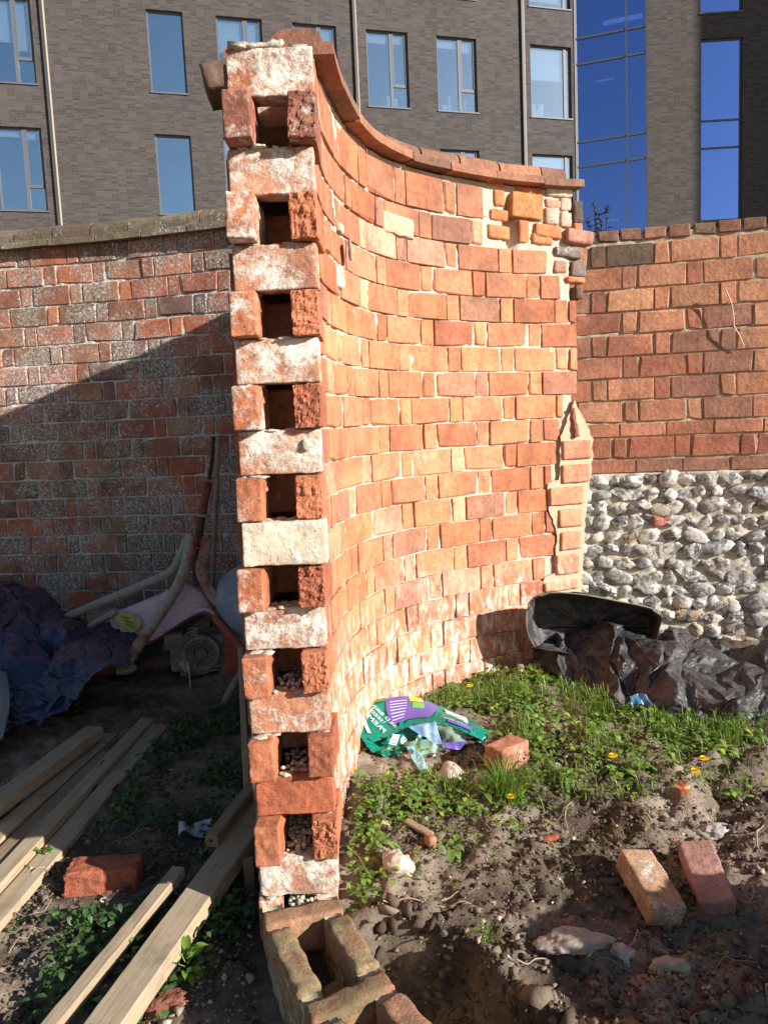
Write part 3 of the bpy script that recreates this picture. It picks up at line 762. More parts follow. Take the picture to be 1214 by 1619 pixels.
# cream mortar repair with half a brick, and a nail plate with drips on the inner curve
def on_face(px, py):            # where the sight line meets the front face
    d = ray(px, py); best = None
    for s in np.arange(0.1, CS[-1], 0.01):
        p = Fp(s); t = p[1]/d[1]; e = abs(d[0]*t-p[0])
        if best is None or e < best[0]: best = (e, s, EYE[2]+d[2]*t)
    return best[1], best[2]
s1, z1 = on_face(621, 366)
me = rough_me(0.215, 0.05, 0.085, 901, M_MOC, 0.009, 0.004); place('mortar_repair', me, wall, wall_inv @ frame(Wp(s1, -0.016, z1-0.02), Ft(s1), (-Ft(s1)[1], Ft(s1)[0])))
s1, z1 = on_face(529, 400)
me = rough_me(0.10, 0.03, 0.09, 903, M_MO, 0.008, 0.006); place('mortar_drip', me, wall, wall_inv @ frame(Wp(s1-0.02, -0.007, z1-0.13), Ft(s1), (-Ft(s1)[1], Ft(s1)[0])))
me = rough_me(0.06, 0.03, 0.035, 904, M_MO, 0.008, 0.006); place('mortar_drip', me, wall, wall_inv @ frame(Wp(s1-0.02, -0.012, z1+0.06), Ft(s1), (-Ft(s1)[1], Ft(s1)[0])))
M_SLATE = plain('grey_slate', (0.30, 0.22, 0.19), 0.8, 60)
me = rough_me(0.07, 0.012, 0.075, 905, M_SLATE, 0.01, 0.003); place('slate_chip', me, wall, wall_inv @ (frame(Wp(s1+0.02, -0.034, z1-0.03), Ft(s1), (-Ft(s1)[1], Ft(s1)[0])) @ Matrix.Rotation(0.25, 4, 'Z') @ Matrix.Rotation(-0.2, 4, 'Y')))

# coping of the curved wall: projecting tiles with round-topped bricks over them
def arc_piece(Pf, s0, s1, d0, d1, prof, seg, gap=0.004, jit=0.002, seed=0):
    """sweep a profile [(d,z)] from s0 to s1 along the wall"""
    V, F = [], []; n = len(prof); rr = random.Random(seed)
    o1 = [rr.uniform(-jit, jit) for _ in range(4)]
    for a in range(seg+1):
        s = s0+gap/2+(s1-s0-gap)*a/seg
        for (d, z) in prof:
            dz = o1[0]*(1-a/seg)+o1[1]*a/seg; dd = o1[2]*(1-a/seg)+o1[3]*a/seg
            nn = float(noise3(s*30, d*30+seed, z*30, seed))*0.002
            V.append(tuple(Pf(s, d+dd+nn, z+dz+nn)))
    for a in range(seg):
        for k in range(n): F.append((a*n+k, a*n+(k+1) % n, (a+1)*n+(k+1) % n, (a+1)*n+k))
    F.append(tuple(range(n-1, -1, -1))); F.append(tuple(seg*n+k for k in range(n)))
    return V, F
def coping(Pf, s0, s1, parent, inv, mat, zt, length_t, length_b, cols, over=0.055, width=0.213, th=0.034, bedmat=None, ht=0.07):
    s = s0; k = 0
    while s < s1-0.05:
        e = min(s+length_t*R.uniform(0.96, 1.04), s1)
        for side in (0, 1):
            d0, d1 = ((-over, 0.10) if side == 0 else (0.108, width+over))
            prof = [(d0, zt), (d1, zt+0.002), (d1, zt+th+0.004), (d0+0.003, zt+th)]
            V_, F_ = arc_piece(Pf, s, e, d0, d1, prof, 5, 0.006, 0.004, k*2+side)
            o = mk('coping_tile', [tuple(inv @ Vector(v)) for v in V_], F_, mat, parent); fix_normals(o.data)
            c = R.choice(cols); o.color = (*vary(c), R.uniform(0, 0.35))
        s = e; k += 1
    V_, F_ = arc_piece(Pf, s0+0.03, s1-0.04, 0, 0, [(0.012, zt+th-0.004), (width-0.012, zt+th-0.004), (width-0.03, zt+th+0.018), (0.03, zt+th+0.018)], 80, 0, 0, 1)
    o = mk('coping_bed', [tuple(inv @ Vector(v)) for v in V_], F_, bedmat or M_MO, parent); fix_normals(o.data)
    s = s0+0.04; k = 0
    while s < s1-0.07:
        e = min(s+length_b*R.uniform(0.95, 1.05), s1-0.05)
        w0 = 0.026; c = width/2; r = width/2-w0; zz = zt+th+0.006
        hk = ht
        if k == 0 and parent is wall: c -= 0.045; r *= 0.97; hk = ht*0.72
        prof = [(c-r, zz), (c+r, zz)]+[(c+r*math.copysign(abs(math.cos(a))**0.7, math.cos(a)), zz+0.022+(hk-0.022)*math.sin(a)**0.8) for a in np.linspace(0, math.pi, 11)]
        V_, F_ = arc_piece(Pf, s, e, 0, 0, prof, 5, 0.008, 0.004, 50+k)
        o = mk('coping_brick', [tuple(inv @ Vector(v)) for v in V_], F_, mat, parent); fix_normals(o.data)
        cc = R.choice(cols); o.color = (*vary(cc), R.uniform(0.1, 0.4))
        s = e; k += 1
coping(lambda s, d, z: Wp(s, d, z), 0.42, S_END+0.03, wall, wall_inv, M_COP, 2.592, 0.262, 0.235, [(0.30, 0.14, 0.09), (0.22, 0.12, 0.08), (0.34, 0.16, 0.095)], ht=0.082)

me = rough_me(0.13, 0.16, 0.075, 931, M_COP, 0.012, 0.003, rnd=0.005)
o = place('coping_tile', me, wall, wall_inv @ (Matrix.Translation((-0.395, 2.34, 2.495)) @ Matrix.Rotation(-0.22, 4, 'Y') @ rotz(0.1)), (0.15, 0.10, 0.07, 0.35))

# ------------------------------------------------------------------ straight-ish walls left and right
class Line:
    def __init__(s, pts):
        s.P = np.array(catmull([(a, b, 0) for a, b in pts], 16))[:, :2]
        s.S = np.concatenate([[0], np.cumsum(np.linalg.norm(np.diff(s.P, axis=0), axis=1))])
    def p(s, u): return np.stack([np.interp(u, s.S, s.P[:, 0]), np.interp(u, s.S, s.P[:, 1])], -1)
    def t(s, u):
        d = s.p(np.asarray(u)+0.05)-s.p(np.asarray(u)-0.05); return d/np.linalg.norm(d, axis=-1, keepdims=True)
    def W(s, u, d, z):
        u = np.asarray(u, float); t = s.t(np.clip(u, 0.06, s.S[-1]-0.06)); n = np.stack([-t[..., 1], t[..., 0]], -1); q = s.p(u)+n*np.asarray(d)[..., None]
        return np.stack([q[..., 0], q[..., 1], np.asarray(z)+0*q[..., 0]], -1)
def face_mesh(line, u0, u1, z0, z1, rec_, amp, fr, seed, mat, parent, inv, name='mortar', ds=0.013, depth=0.21):
    nu, nz = int((u1-u0)/ds)+2, int((z1-z0)/ds)+2
    U, Z = np.meshgrid(np.linspace(u0, u1, nu), np.linspace(z0, z1, nz), indexing='ij')
    D = rec_+np.clip(amp*fbm(U*fr, Z*fr, seed, 4, seed, 0.6), -0.0045 if amp < 0.01 else -1, 1)
    A = line.W(U, D, Z).reshape(-1, 3); B = line.W(U, np.full_like(U, depth), Z).reshape(-1, 3)
    V = np.concatenate([A, B]); V = V+np.array(inv.translation); N = nu*nz
    i = np.arange(nu-1)[:, None]*nz+np.arange(nz-1)[None, :]
    T1 = np.stack([i, i+nz, i+nz+1, i+1], -1).reshape(-1, 4); e = []
    for a in range(nu-1): e += [(a*nz, a*nz+N, (a+1)*nz+N, (a+1)*nz), (a*nz+nz-1, (a+1)*nz+nz-1, (a+1)*nz+nz-1+N, a*nz+nz-1+N)]
    for b in range(nz-1):
        q = (nu-1)*nz; e += [(b, b+1, b+1+N, b+N), (q+b, q+b+N, q+b+1+N, q+b+1)]
    return fast(name, V, np.concatenate([T1, T1[:, ::-1]+N, np.array(e)]), mat, parent=parent)

# left wall
LL = Line([(-3.4, 4.86), (-2.8, 4.78), (-2.1, 4.69), (-1.53, 4.60), (-0.94, 4.455), (-0.45, 4.31), (0.0, 4.16)])
lw = empty('old_wall', (-1.4, 4.6, 0)); linv = Matrix.Translation((1.4, -4.6, 0))
tag(lw, 'lichen spotted old brick wall with mossy coping, half shaded, behind the overturned mixer', 'wall')
LSTR = [brick_me(0.2245, 0.1, 0.1055, 400+k, M_BL, 0.002, 0.003) for k in range(12)]
LHDR = [brick_me(0.068, 0.12, 0.1055, 430+k, M_BL, 0.002, 0.003) for k in range(10)]
LCOL = [(0.48, 0.17, 0.08), (0.42, 0.14, 0.075), (0.32, 0.13, 0.08), (0.28, 0.15, 0.08), (0.46, 0.14, 0.07), (0.40, 0.19, 0.10), (0.25, 0.13, 0.10)]
def lay(line, parent, inv, strs, hdrs, cols, zb, u0, u1, ph, period, sm, zsc=1.0, dj=0.004, hsm=None, zslope=0.0):
    k = int((u0-ph)/period)-1; c = 0
    while ph+k*period < u1+0.2:
        uh = ph+k*period; us = uh+period/2
        for (u, lst, nm) in ((uh, hdrs, 'header_brick'), (us, strs, 'brick')):
            if u0 < u < u1:
                p = line.W(u, R.uniform(-dj, dj), zb); t = line.t(u)
                col = R.choice(cols)
                if zb > 2.45 and parent is lw: col = R.choice([(0.46, 0.14, 0.07), (0.42, 0.15, 0.08), (0.30, 0.11, 0.07)])
                M = frame(p, t, (-t[1], t[0]), tilt=R.uniform(-0.012, 0.012)) @ Matrix.Rotation(R.uniform(-.015, .015), 4, 'Z') @ Matrix.Diagonal((1, 1, zsc, 1))
                place(nm, R.choice(lst), parent, inv @ M, (*vary(col), R.uniform(*sm))); c += 1
        k += 1
    return c
cnt = 0
for i in range(-19, 8+1):
    zb = 1.7145+PZ*(i-1)+0.006
    if zb > 2.55 or zb < 0.20: continue
    vis0 = 1.00 if i > -12 else 1.00
    cnt += lay(LL, lw, linv, LSTR, LHDR, LCOL, zb, 0.25, 3.65, 0.10+(PER/2 if i % 2 else 0), PER, (0.0, 0.25))
face_mesh(LL, 0.05, LL.S[-1]-0.05, -0.3, 2.625, 0.0095, 0.004, 26, 7, M_MOL, lw, linv)
coping(lambda s, d, z: LL.W(s, d, z), 0.06, LL.S[-1]-0.04, lw, linv, M_COPL, 2.618, 0.30, 0.235, [(0.17, 0.13, 0.09), (0.22, 0.17, 0.12)], over=0.06, th=0.036, bedmat=M_MOL, ht=0.10)

# right wall: brick over coursed flint
RL = Line([(0.72, 4.13), (0.98, 4.11), (1.30, 4.055), (1.70, 3.975), (2.1, 3.87), (2.6, 3.74)])
rw = empty('flint_wall', (1.6, 3.98, 0)); rinv = Matrix.Translation((-1.6, -3.98, 0))
tag(rw, 'red brick wall over rows of knapped flints at the right', 'wall')
RSTR = [brick_me(0.2255, 0.1, 0.1055, 450+k, M_BRT, 0.0018, 0.0025) for k in range(12)]
RHDR = [brick_me(0.070, 0.12, 0.1055, 470+k, M_BRT, 0.0018, 0.0025) for k in range(10)]
RFLS = [brick_me(0.2255, 0.1, 0.066, 480+k, M_BRT, 0.0018, 0.0025) for k in range(6)]
RFLH = [brick_me(0.106, 0.12, 0.060, 490+k, M_BRT, 0.005, 0.004) for k in range(8)]
RCOL = [(0.50, 0.22, 0.135), (0.43, 0.17, 0.105), (0.52, 0.24, 0.14), (0.50, 0.25, 0.14), (0.39, 0.155, 0.10), (0.47, 0.195, 0.11), (0.33, 0.165, 0.11)]
RDK = [(0.24, 0.13, 0.085), (0.17, 0.12, 0.08), (0.20, 0.11, 0.075)]
def u_at(x): return float(np.interp(x, RL.P[:, 0], RL.S))
UA = u_at(at(958, 450, 4.07)[0]); RP = 0.3155
U0, U1 = u_at(0.86), RL.S[-1]-0.1
zr = 2.376
for r in range(8):
    zr -= 0.1138
    ph = (UA-0.039) if r % 2 == 0 else (UA+0.084+0.034)
    cols = RCOL if r > 0 else RCOL[:3]+RDK
    lay(RL, rw, rinv, RSTR, RHDR, cols, zr, U0, U1, ph, RP, (0.0, 0.2))
zr -= 0.076
for k in range(9): 
    u = U0+0.05+k*0.2335
    p = RL.W(u, R.uniform(-.003, .003), zr); t = RL.t(u); place('brick', R.choice(RFLS), rw, rinv @ frame(p, t, (-t[1], t[0])), (*R.choice(RCOL), R.uniform(0, .25)))
zr -= 0.1138
lay(RL, rw, rinv, RSTR, RHDR, [(0.36, 0.13, 0.085), (0.40, 0.15, 0.09)], zr, U0, U1, UA+0.06, RP, (0.0, 0.15))
zr -= 0.076
for k in range(9):
    u = U0+0.13+k*0.2335
    p = RL.W(u, R.uniform(-.003, .003), zr); t = RL.t(u); place('brick', R.choice(RFLS), rw, rinv @ frame(p, t, (-t[1], t[0])), (*R.choice(RCOL), R.uniform(0, .25)))
ZFL = zr
u = U0
while u < U1:
    p = RL.W(u, R.uniform(-.004, .004), 2.384); t = RL.t(u)
    place('coping_header', R.choice(RFLH), rw, rinv @ frame(p, t, (-t[1], t[0]), tilt=R.uniform(-.02, .02)), (*vary(R.choice(RDK+[(0.3, 0.14, 0.09)]), .8, 1.2), R.uniform(.1, .3))); u += 0.1165
face_mesh(RL, 0.05, RL.S[-1]-0.05, ZFL-0.004, 2.415, 0.0095, 0.0035, 30, 17, M_MOR, rw, rinv)
face_mesh(RL, 0.05, RL.S[-1]-0.05, -0.3, ZFL-0.006, -0.002, 0.012, 16, 19, M_MOF, rw, rinv, name='flint_bed')
# the flints: each one its own part
FM = []
for k in range(16):
    V_, T_ = icos(2); r2 = random.Random(900+k)
    n = fbm(V_[:,0]*1.3+k*7, V_[:,1]*1.3, V_[:,2]*1.3, 3, 60+k, 0.55); V_ = V_*(1+0.42*n)[:, None]
    for q in range(r2.choice((0, 1, 2, 3))):     # knapped flat faces
        nn = np.array([r2.gauss(0, .5), -1, r2.gauss(0, .5)]); nn /= np.linalg.norm(nn); c = r2.uniform(0.45, 0.8)
        dd = V_@nn; V_ = V_-np.outer(np.clip(dd-c, 0, None)*0.9, nn)
    me = bpy.data.meshes.new('flint'); me.from_pydata(V_.tolist(), [], T_.tolist()); me.materials.append(M_FL)
    if k % 3: me.polygons.foreach_set('use_smooth', [True]*len(me.polygons))
    FM.append(me)
z = ZFL-0.042; row = 0; nfl = 0
while z > 0.22:
    u = U0+R.uniform(0, 0.05)
    while u < U1:
        wd = R.choice((R.uniform(0.026, 0.045), R.uniform(0.038, 0.060)))
        if R.random() < 0.12: wd = 0.078
        u += wd*0.92
        hh = R.uniform(0.027, 0.040)*(1.25 if wd > 0.07 else 1)
        p = RL.W(u, -0.004+R.uniform(-.006, .006), z+R.uniform(-0.011, 0.011)); t = RL.t(u)
        M = frame(p, t, (-t[1], t[0]), tilt=R.uniform(-0.5, 0.5)) @ Matrix.Diagonal((wd*1.02, R.uniform(0.020, 0.030), hh, 1))
        place('flint', R.choice(FM), rw, rinv @ M); nfl += 1
        u += wd*0.92+R.uniform(0.000, 0.008)
    z -= R.uniform(0.070, 0.078); row += 1
a = at(1043, 822, 4.05); me = rough_me(0.105, 0.05, 0.06, 811, M_BRT, 0.011, 0.004)
place('brick', me, rw, rinv @ Matrix.Translation((a[0], a[1]-0.045, a[2]-0.03)), (0.42, 0.16, 0.11, 0.2))

# ------------------------------------------------------------------ building behind
bld = empty('office_building', (-7.386, 26.0, 0), 0)
tag(bld, 'dark brown brick office block with tall windows and blue glass, behind the walls', 'building')
def fac_mat():
    t = NT('dark_brick_facade'); oc = t.n('TexCoord').outputs['Object']
    xz = t.n('SeparateXYZ', {0: oc}); v2 = t.n('CombineXYZ', {0: xz.outputs[0], 1: xz.outputs[2]}).outputs[0]
    b = t.n('TexBrick', {'Vector': v2, 'Scale': 1.0, 'Color1': (0.5, 0.5, 0.5, 1), 'Color2': (1, 1, 1, 1), 'Mortar': (0, 0, 0, 1), 'Mortar Size': 0.008, 'Mortar Smooth': 0.1, 'Bias': 0.0, 'Brick Width': 0.235, 'Row Height': 0.078})
    cell = t.n('TexWhiteNoise', {'Vector': t.n('VectorMath', {0: v2, 1: (0.235, 0.078, 1)}, operation='DIVIDE').outputs[0]})
    sn = t.n('VectorMath', {0: v2, 1: (0.235, 0.078, 1)}, operation='DIVIDE').outputs[0]
    fl = t.n('VectorMath', {0: sn}, operation='FLOOR').outputs[0]
    rnd = t.n('TexWhiteNoise', {'Vector': fl}, noise_dimensions='2D').outputs['Value']
    mott = t.noise(oc, 0.35, 4, 0.6)
    col = t.mix(rnd, (0.024, 0.021, 0.021), (0.080, 0.069, 0.064))
    col = t.mix(t.math('MULTIPLY', b.outputs['Color'] if False else t.n('SeparateColor', {0: b.outputs['Color']}).outputs[0], 0.4), col, (0.085, 0.062, 0.053))
    col = t.mix(0.5, col, t.ramp(mott, (0.3, 0.7), (0.7, 1.3)), 'MULTIPLY')
    col = t.mix(t.math('MULTIPLY', b.outputs['Fac'], 0.85), col, (0.085, 0.078, 0.073))
    t.bsdf(col, 0.85, t.bump(t.math('SUBTRACT', 1.0, b.outputs['Fac']), 0.6, 0.01)); return t.m
M_FAC = fac_mat()
def glass_mat(name, tint, refl, through, rough=0.02):
    t = NT(name); p = t.pos()
    nb = t.bump(t.noise(p, 0.5, 2, 0.5), 0.02, 0.2)
    g = t.n('BsdfGlossy', {'Color': (*refl, 1), 'Roughness': rough, 'Normal': nb})
    tr = t.n('BsdfTransparent', {'Color': (*tint, 1)})
    m = t.n('MixShader', {0: through, 1: g.outputs[0], 2: tr.outputs[0]}); t.t.links.new(m.outputs[0], t.out.inputs[0]); return t.m
M_GL = glass_mat('window_glass', (0.90, 0.95, 1.0), (0.74, 0.90, 1.0), 0.50)
M_GLB = glass_mat('curtain_glass', (0.4, 0.55, 0.85), (0.34, 0.50, 1.0), 0.25)
M_FR = plain('window_frame', (0.10, 0.11, 0.13), 0.5, 5, 0.1, 0.0)
M_BLD = plain('white_blind', (0.80, 0.80, 0.78), 0.8, 5, 0.08, 0.0)
M_ROOM = plain('room_interior', (0.06, 0.10, 0.20), 0.9, 1.2, 0.5, 0.0)
M_PIPE = plain('dark_pipe', (0.05, 0.05, 0.05), 0.5, 5, 0.1, 0.0)
M_TANP = plain('tan_trim', (0.45, 0.38, 0.30), 0.7, 5, 0.1, 0.0)
M_LAMP = NT('lit_strip_lamp'); _e = M_LAMP.n('Emission', {'Color': (1, 0.96, 0.9, 1), 'Strength': 1.6}); M_LAMP.t.links.new(_e.outputs[0], M_LAMP.out.inputs[0]); M_LAMP = M_LAMP.m
def boxes(name, L, mat, parent, loc=(0, 0, 0), rz=0):
    V, F = [], []
    for (x0, x1, y0, y1, z0, z1) in L:
        o = len(V)
        V += [(x0,y0,z0),(x1,y0,z0),(x1,y1,z0),(x0,y1,z0),(x0,y0,z1),(x1,y0,z1),(x1,y1,z1),(x0,y1,z1)]
        F += [tuple(o+k for k in f) for f in ((0,3,2,1),(4,5,6,7),(0,1,5,4),(1,2,6,5),(2,3,7,6),(3,0,4,7))]
    o = mk(name, V, F, mat, parent); o.location = loc; o.rotation_euler = (0, 0, rz); return o
def facade(u0, u1, z0, z1, holes, loc, rz, dep=0.28):
    us = sorted({u0, u1}|{h[0] for h in holes}|{h[1] for h in holes}); zs = sorted({z0, z1}|{h[2] for h in holes}|{h[3] for h in holes})
    V, F = [], []
    def quad(a, b, c, d): o = len(V); V.extend([a, b, c, d]); F.append((o, o+1, o+2, o+3))
    for i in range(len(us)-1):
        for j in range(len(zs)-1):
            cu, cz = (us[i]+us[i+1])/2, (zs[j]+zs[j+1])/2
            if any(h[0] < cu < h[1] and h[2] < cz < h[3] for h in holes): continue
            quad((us[i], 0, zs[j]), (us[i+1], 0, zs[j]), (us[i+1], 0, zs[j+1]), (us[i], 0, zs[j+1]))
    for (a, b, c, d) in holes:
        quad((a,0,c),(a,0,d),(a,dep,d),(a,dep,c)); quad((b,0,c),(b,dep,c),(b,dep,d),(b,0,d)); quad((a,0,d),(b,0,d),(b,dep,d),(a,dep,d)); quad((a,0,c),(a,dep,c),(b,dep,c),(b,0,c))
    # body behind the brick skin
    o = mk('facade', V, F, M_FAC, bld); o.location = loc; o.rotation_euler = (0, 0, rz); return o
def window(u0, u1, z0, z1, loc, rz, split=None, trans=None, blind=0.0, glass=None, rows=None, figs=0):
    y = 0.10; f = 0.055
    fr = [(u0, u1, y, y+0.07, z0, z0+f), (u0, u1, y, y+0.07, z1-f, z1), (u0, u0+f, y, y+0.07, z0+f, z1-f), (u1-f, u1, y, y+0.07, z0+f, z1-f)]
    if split: fr.append((split-0.05, split+0.05, y-0.005, y+0.075, z0+f, z1-f))
    if trans and split: fr.append((split+0.05, u1-f, y-0.003, y+0.075, trans-0.05, trans+0.05)); 
    if trans and split:
        for (a, b) in ((split+0.05, split+0.10), (u1-f-0.05, u1-f)): fr.append((a, b, y-0.012, y+0.0, trans+0.05, z1-f))
    for rz_ in (rows or []): fr.append((u0+f, u1-f, y-0.002, y+0.072, rz_-0.03, rz_+0.03))
    w_ = boxes('window', fr, M_FR, bld, loc, rz)
    boxes('pane', [(u0+f, u1-f, y+0.03, y+0.045, z0+f, z1-f)], glass or M_GL, w_)
    boxes('sill', [(u0-0.04, u1+0.04, -0.04, y, z0-0.05, z0-0.003)], M_FR, w_)
    if blind > 0.02:
        bl = [(u0+f+0.01, (split or u1)-0.06, y+0.10, y+0.12, z1-(z1-z0)*blind, z1-f-0.01)]
        if split: bl.append((split+0.06, u1-f-0.01, y+0.10, y+0.12, z1-(z1-z0)*blind*R.uniform(0.9, 1.3), z1-f-0.01))
        boxes('blind', bl, M_BLD, w_)
    if figs:
        L = []
        for q in range(figs): a = R.uniform(u0+0.2, u1-0.3); L.append((a, a+R.uniform(.06, .2), y+0.25, y+0.35, z0+0.06, z0+R.uniform(.25, .7)))
        [boxes('desk_item', [q_], M_BLD, w_) for q_ in L]
    boxes('room', [(u0-0.3, u1+0.3, y+1.6, y+1.7, z0-0.3, z1+0.3), (u0-0.3, u1+0.3, 0.3, y+1.6, z0-0.35, z0-0.3), (u0-0.3, u1+0.3, 0.3, y+1.6, z1+0.3, z1+0.35), (u0-0.35, u0-0.3, 0.3, y+1.7, z0-0.3, z1+0.3), (u1+0.3, u1+0.35, 0.3, y+1.7, z0-0.3, z1+0.3)], M_ROOM, w_)
    return w_
RZ1 = math.atan2(29.5-26.0, 5.854+7.386)
ROWS = [(16.30, 18.8), (12.50, 15.0), (8.70, 11.2), (4.90, 7.4)]
cols_ = [(-4.25, -2.88, -3.42, True), (0.53, 1.66, None, False), (2.71, 4.20, 3.62, True), (5.21, 6.70, 6.08, True), (7.74, 9.22, 8.62, True), (10.28, 11.77, 11.14, True), (13.86, 15.50, 15.28, False)]
holes = []; wins = []
for (z0_, z1_) in ROWS:
    for ci, (a, b, sp, tr) in enumerate(cols_):
        if ci == 0 and z0_ > 15: a2 = a
        holes.append((a, b, z0_, z1_)); wins.append((a, b, z0_, z1_, sp, tr, ci))
facade(-16, 15.62, -1, 21, holes, (0, 0, 0), RZ1)
bl_amt = {(0, 12.5): 0.5, (0, 8.7): 0.1, (1, 12.5): 0.03, (1, 8.7): 0.03, (2, 12.5): 0.42, (3, 12.5): 0.2, (4, 12.5): 0.14, (5, 12.5): 0.13, (6, 12.5): 0.46, (6, 8.7): 0.9, (2, 8.7): 0.2, (5, 8.7): 0.1, (6, 16.3): 0.9}
for (a, b, z0_, z1_, sp, tr, ci) in wins:
    window(a, b, z0_, z1_, (0, 0, 0), RZ1, sp, z0_+0.76 if tr else None, bl_amt.get((ci, z0_), 0.15), figs=3 if ci in (4, 5, 6) else 0)
for u_ in (-2.62, 7.28, 13.50):
    boxes('drainpipe', [(u_, u_+0.09, -0.09, 0.0, -1, 21)], M_PIPE, bld, (0, 0, 0), RZ1)
    boxes('expansion_trim', [(u_+0.09, u_+0.13, -0.05, 0.0, -1, 21)], M_TANP, bld, (0, 0, 0), RZ1)
BO = Vector((-7.386, 26.0, 0))
# side return, glass curtain wall, wing
Cg, Dg = Vector((7.72, 30.0, 0)), Vector((10.133, 29.2, 0)); gl = (Dg-Cg).length; RZ2 = math.atan2(Dg.y-Cg.y, Dg.x-Cg.x)
gz = [16.9, 15.30, 14.40, 11.66, 10.78, 7.9, 7.0, 4.0]
curt = boxes('curtain_wall', [(0, gl, 0.0, 0.10, z_-0.035, z_+0.035) for z_ in gz]+[(u_-0.03, u_+0.03, -0.01, 0.10, -1, 21) for u_ in (0.03, 1.83, gl-0.03)], M_FR, bld, Cg-BO, RZ2)
for z_a, z_b in zip(gz[1:], gz[:-1]):
    for (a, b) in ((0.06, 1.80), (1.86, gl-0.06)): boxes('pane', [(a, b, 0.04, 0.055, z_a+0.035, z_b-0.035)], M_GLB, curt)
boxes('lamp_strip', [(0.75, 1.4, 0.9, 0.95, 14.05, 14.08), (0.1, 1.0, 1.2, 1.25, 12.0, 12.03), (1.9, 2.4, 1.2, 1.25, 12.0, 12.03), (0.4, 1.5, 1.2, 1.25, 9.0, 9.03), (1.0, 2.4, 0.9, 0.95, 16.0, 16.15)], M_LAMP, curt)
boxes('room', [(0, gl, 2.5, 2.6, -1, 21)]+[(0, gl, 0.15, 2.5, z_-0.1, z_) for z_ in (7.9, 11.6, 15.3, 19)]+[(-0.1, 0, 0.1, 2.5, -1, 21), (gl, gl+0.1, 0.1, 2.5, -1, 21)], M_ROOM, curt)
boxes('metal_return', [(15.62, 15.72, -0.03, 2.5, -1, 21)], M_PIPE, bld, (0, 0, 0), RZ1)
Fg = Vector((14.471, 29.0, 0)); RZ3 = math.atan2(Fg.y-Dg.y, Fg.x-Dg.x)
wh = [(1.89, 3.36, 8.43, 14.71), (1.86, 3.34, 15.58, 18.8), (1.89, 3.36, 1.5, 7.6)]
facade(0.0, 7.5, -1, 21, wh, Dg-BO, RZ3)
for (a, b, c, d) in wh: window(a, b, c, d, Dg-BO, RZ3, rows=[c+(11.95-8.43), c+(11.0-8.43)] if c != 15.58 else None, glass=M_GLB)
# unseen block added out of frame, only to cast shade on the wing
boxes('unseen_shade_block', [(37.8, 54.0, -8.0, 12.0, -1, 25.2)], M_FAC, bld)
boxes('roof', [(-16, 15.7, 0.3, 9, 21, 21.3)], M_PIPE, bld, (0, 0, 0), RZ1)
boxes('rear_body', [(-16, 15.6, 2.4, 9, -1, 21)], M_FAC, bld, (0, 0, 0), RZ1)
boxes('rear_body', [(0, 7.5, 2.8, 9, -1, 21)], M_FAC, bld, Dg-BO, RZ3)

# ------------------------------------------------------------------ things on the ground
def gz_(x, y): return float(hgt(np.array([x]), np.array([y]))[0])
def solid(name, me, M, color=None, parent=None):
    o = bpy.data.objects.new(name, me); link(o, parent); o.matrix_world = M
    if color is not None: o.color = color
    return o
def rot(ax, deg): return Matrix.Rotation(math.radians(deg), 4, ax)

# --- timber
def plank(a, b, w_, h_, mat, seed, name='plank', label=None, group=None, cat='plank', roll=0.0, ends=0.0):
    a, b = Vector(a), Vector(b); L = (b-a).length
    nx = max(8, int(L/0.05)); V, F = [], []; r = random.Random(seed)
    for i in range(nx+1):
        x = -L/2+L*i/nx; wv = 0.0025*math.sin(x*3+seed)
        for (yy, zz) in ((-w_/2+.002, 0), (-w_/2, .003), (-w_/2, h_-.003), (-w_/2+.003, h_), (w_/2-.003, h_), (w_/2, h_-.003), (w_/2, .003), (w_/2-.002, 0)):
            V.append((x, yy+wv+r.uniform(-.0008, .0008), zz+r.uniform(-.0008, .0008)+0.003*math.sin(x*2.2+seed*2)))
    for i in range(nx):
        for k in range(8): F.append((i*8+k, (i+1)*8+k, (i+1)*8+(k+1) % 8, i*8+(k+1) % 8))
    F.append(tuple(range(8))); F.append(tuple(nx*8+7-k for k in range(8)))
    o = mk(name, V, F, mat); fix_normals(o.data)
    d = (b-a).normalized(); sd = Vector((0, 0, 1)).cross(d).normalized(); up = d.cross(sd); c = (a+b)/2
    o.matrix_world = Matrix(((d.x, sd.x, up.x, c.x), (d.y, sd.y, up.y, c.y), (d.z, sd.z, up.z, c.z), (0, 0, 0, 1))) @ Matrix.Rotation(roll, 4, 'X')
    return tag(o, label, cat, group)
def gp(px, py, z): p = onz(px, py, z); return (p[0], p[1], z)
G1 = 'planks lying side by side on the left'
# far ends near y 1160, running towards the bottom left
plank(gp(151, 1163, 0.235), (-1.62, 1.95, 0.14), 0.085, 0.046, M_WOODG, 3, label='thick grey weathered plank, outermost left and standing highest of the row', group=G1)
plank((-1.245, 3.24, 0.185), (-1.50, 1.75, 0.085), 0.078, 0.032, M_WOOD, 4, label='pale plank beside the thick grey one, second from the left of the row', group=G1)
plank((-1.185, 3.06, 0.18), (-1.415, 1.72, 0.08), 0.066, 0.03, M_WOODD, 5, label='darker short plank in the middle of the row, its far end set back', group=G1)
plank((-1.105, 3.35, 0.195), (-1.33, 1.60, 0.075), 0.062, 0.045, M_WOOD, 6, label='raised pale plank, second from the right of the row', group=G1)
plank((-1.035, 3.33, 0.188), (-1.25, 1.62, 0.07), 0.078, 0.028, M_WOOD, 8, label='flat plank at the right edge of the row, nearest the red brick', group=G1)
plank(gp(283, 1383, 0.165), (-0.92, 1.42, 0.075), 0.042, 0.032, M_WOODG, 9, label='narrow batten lying left of the wide beam', cat='batten', name='batten')
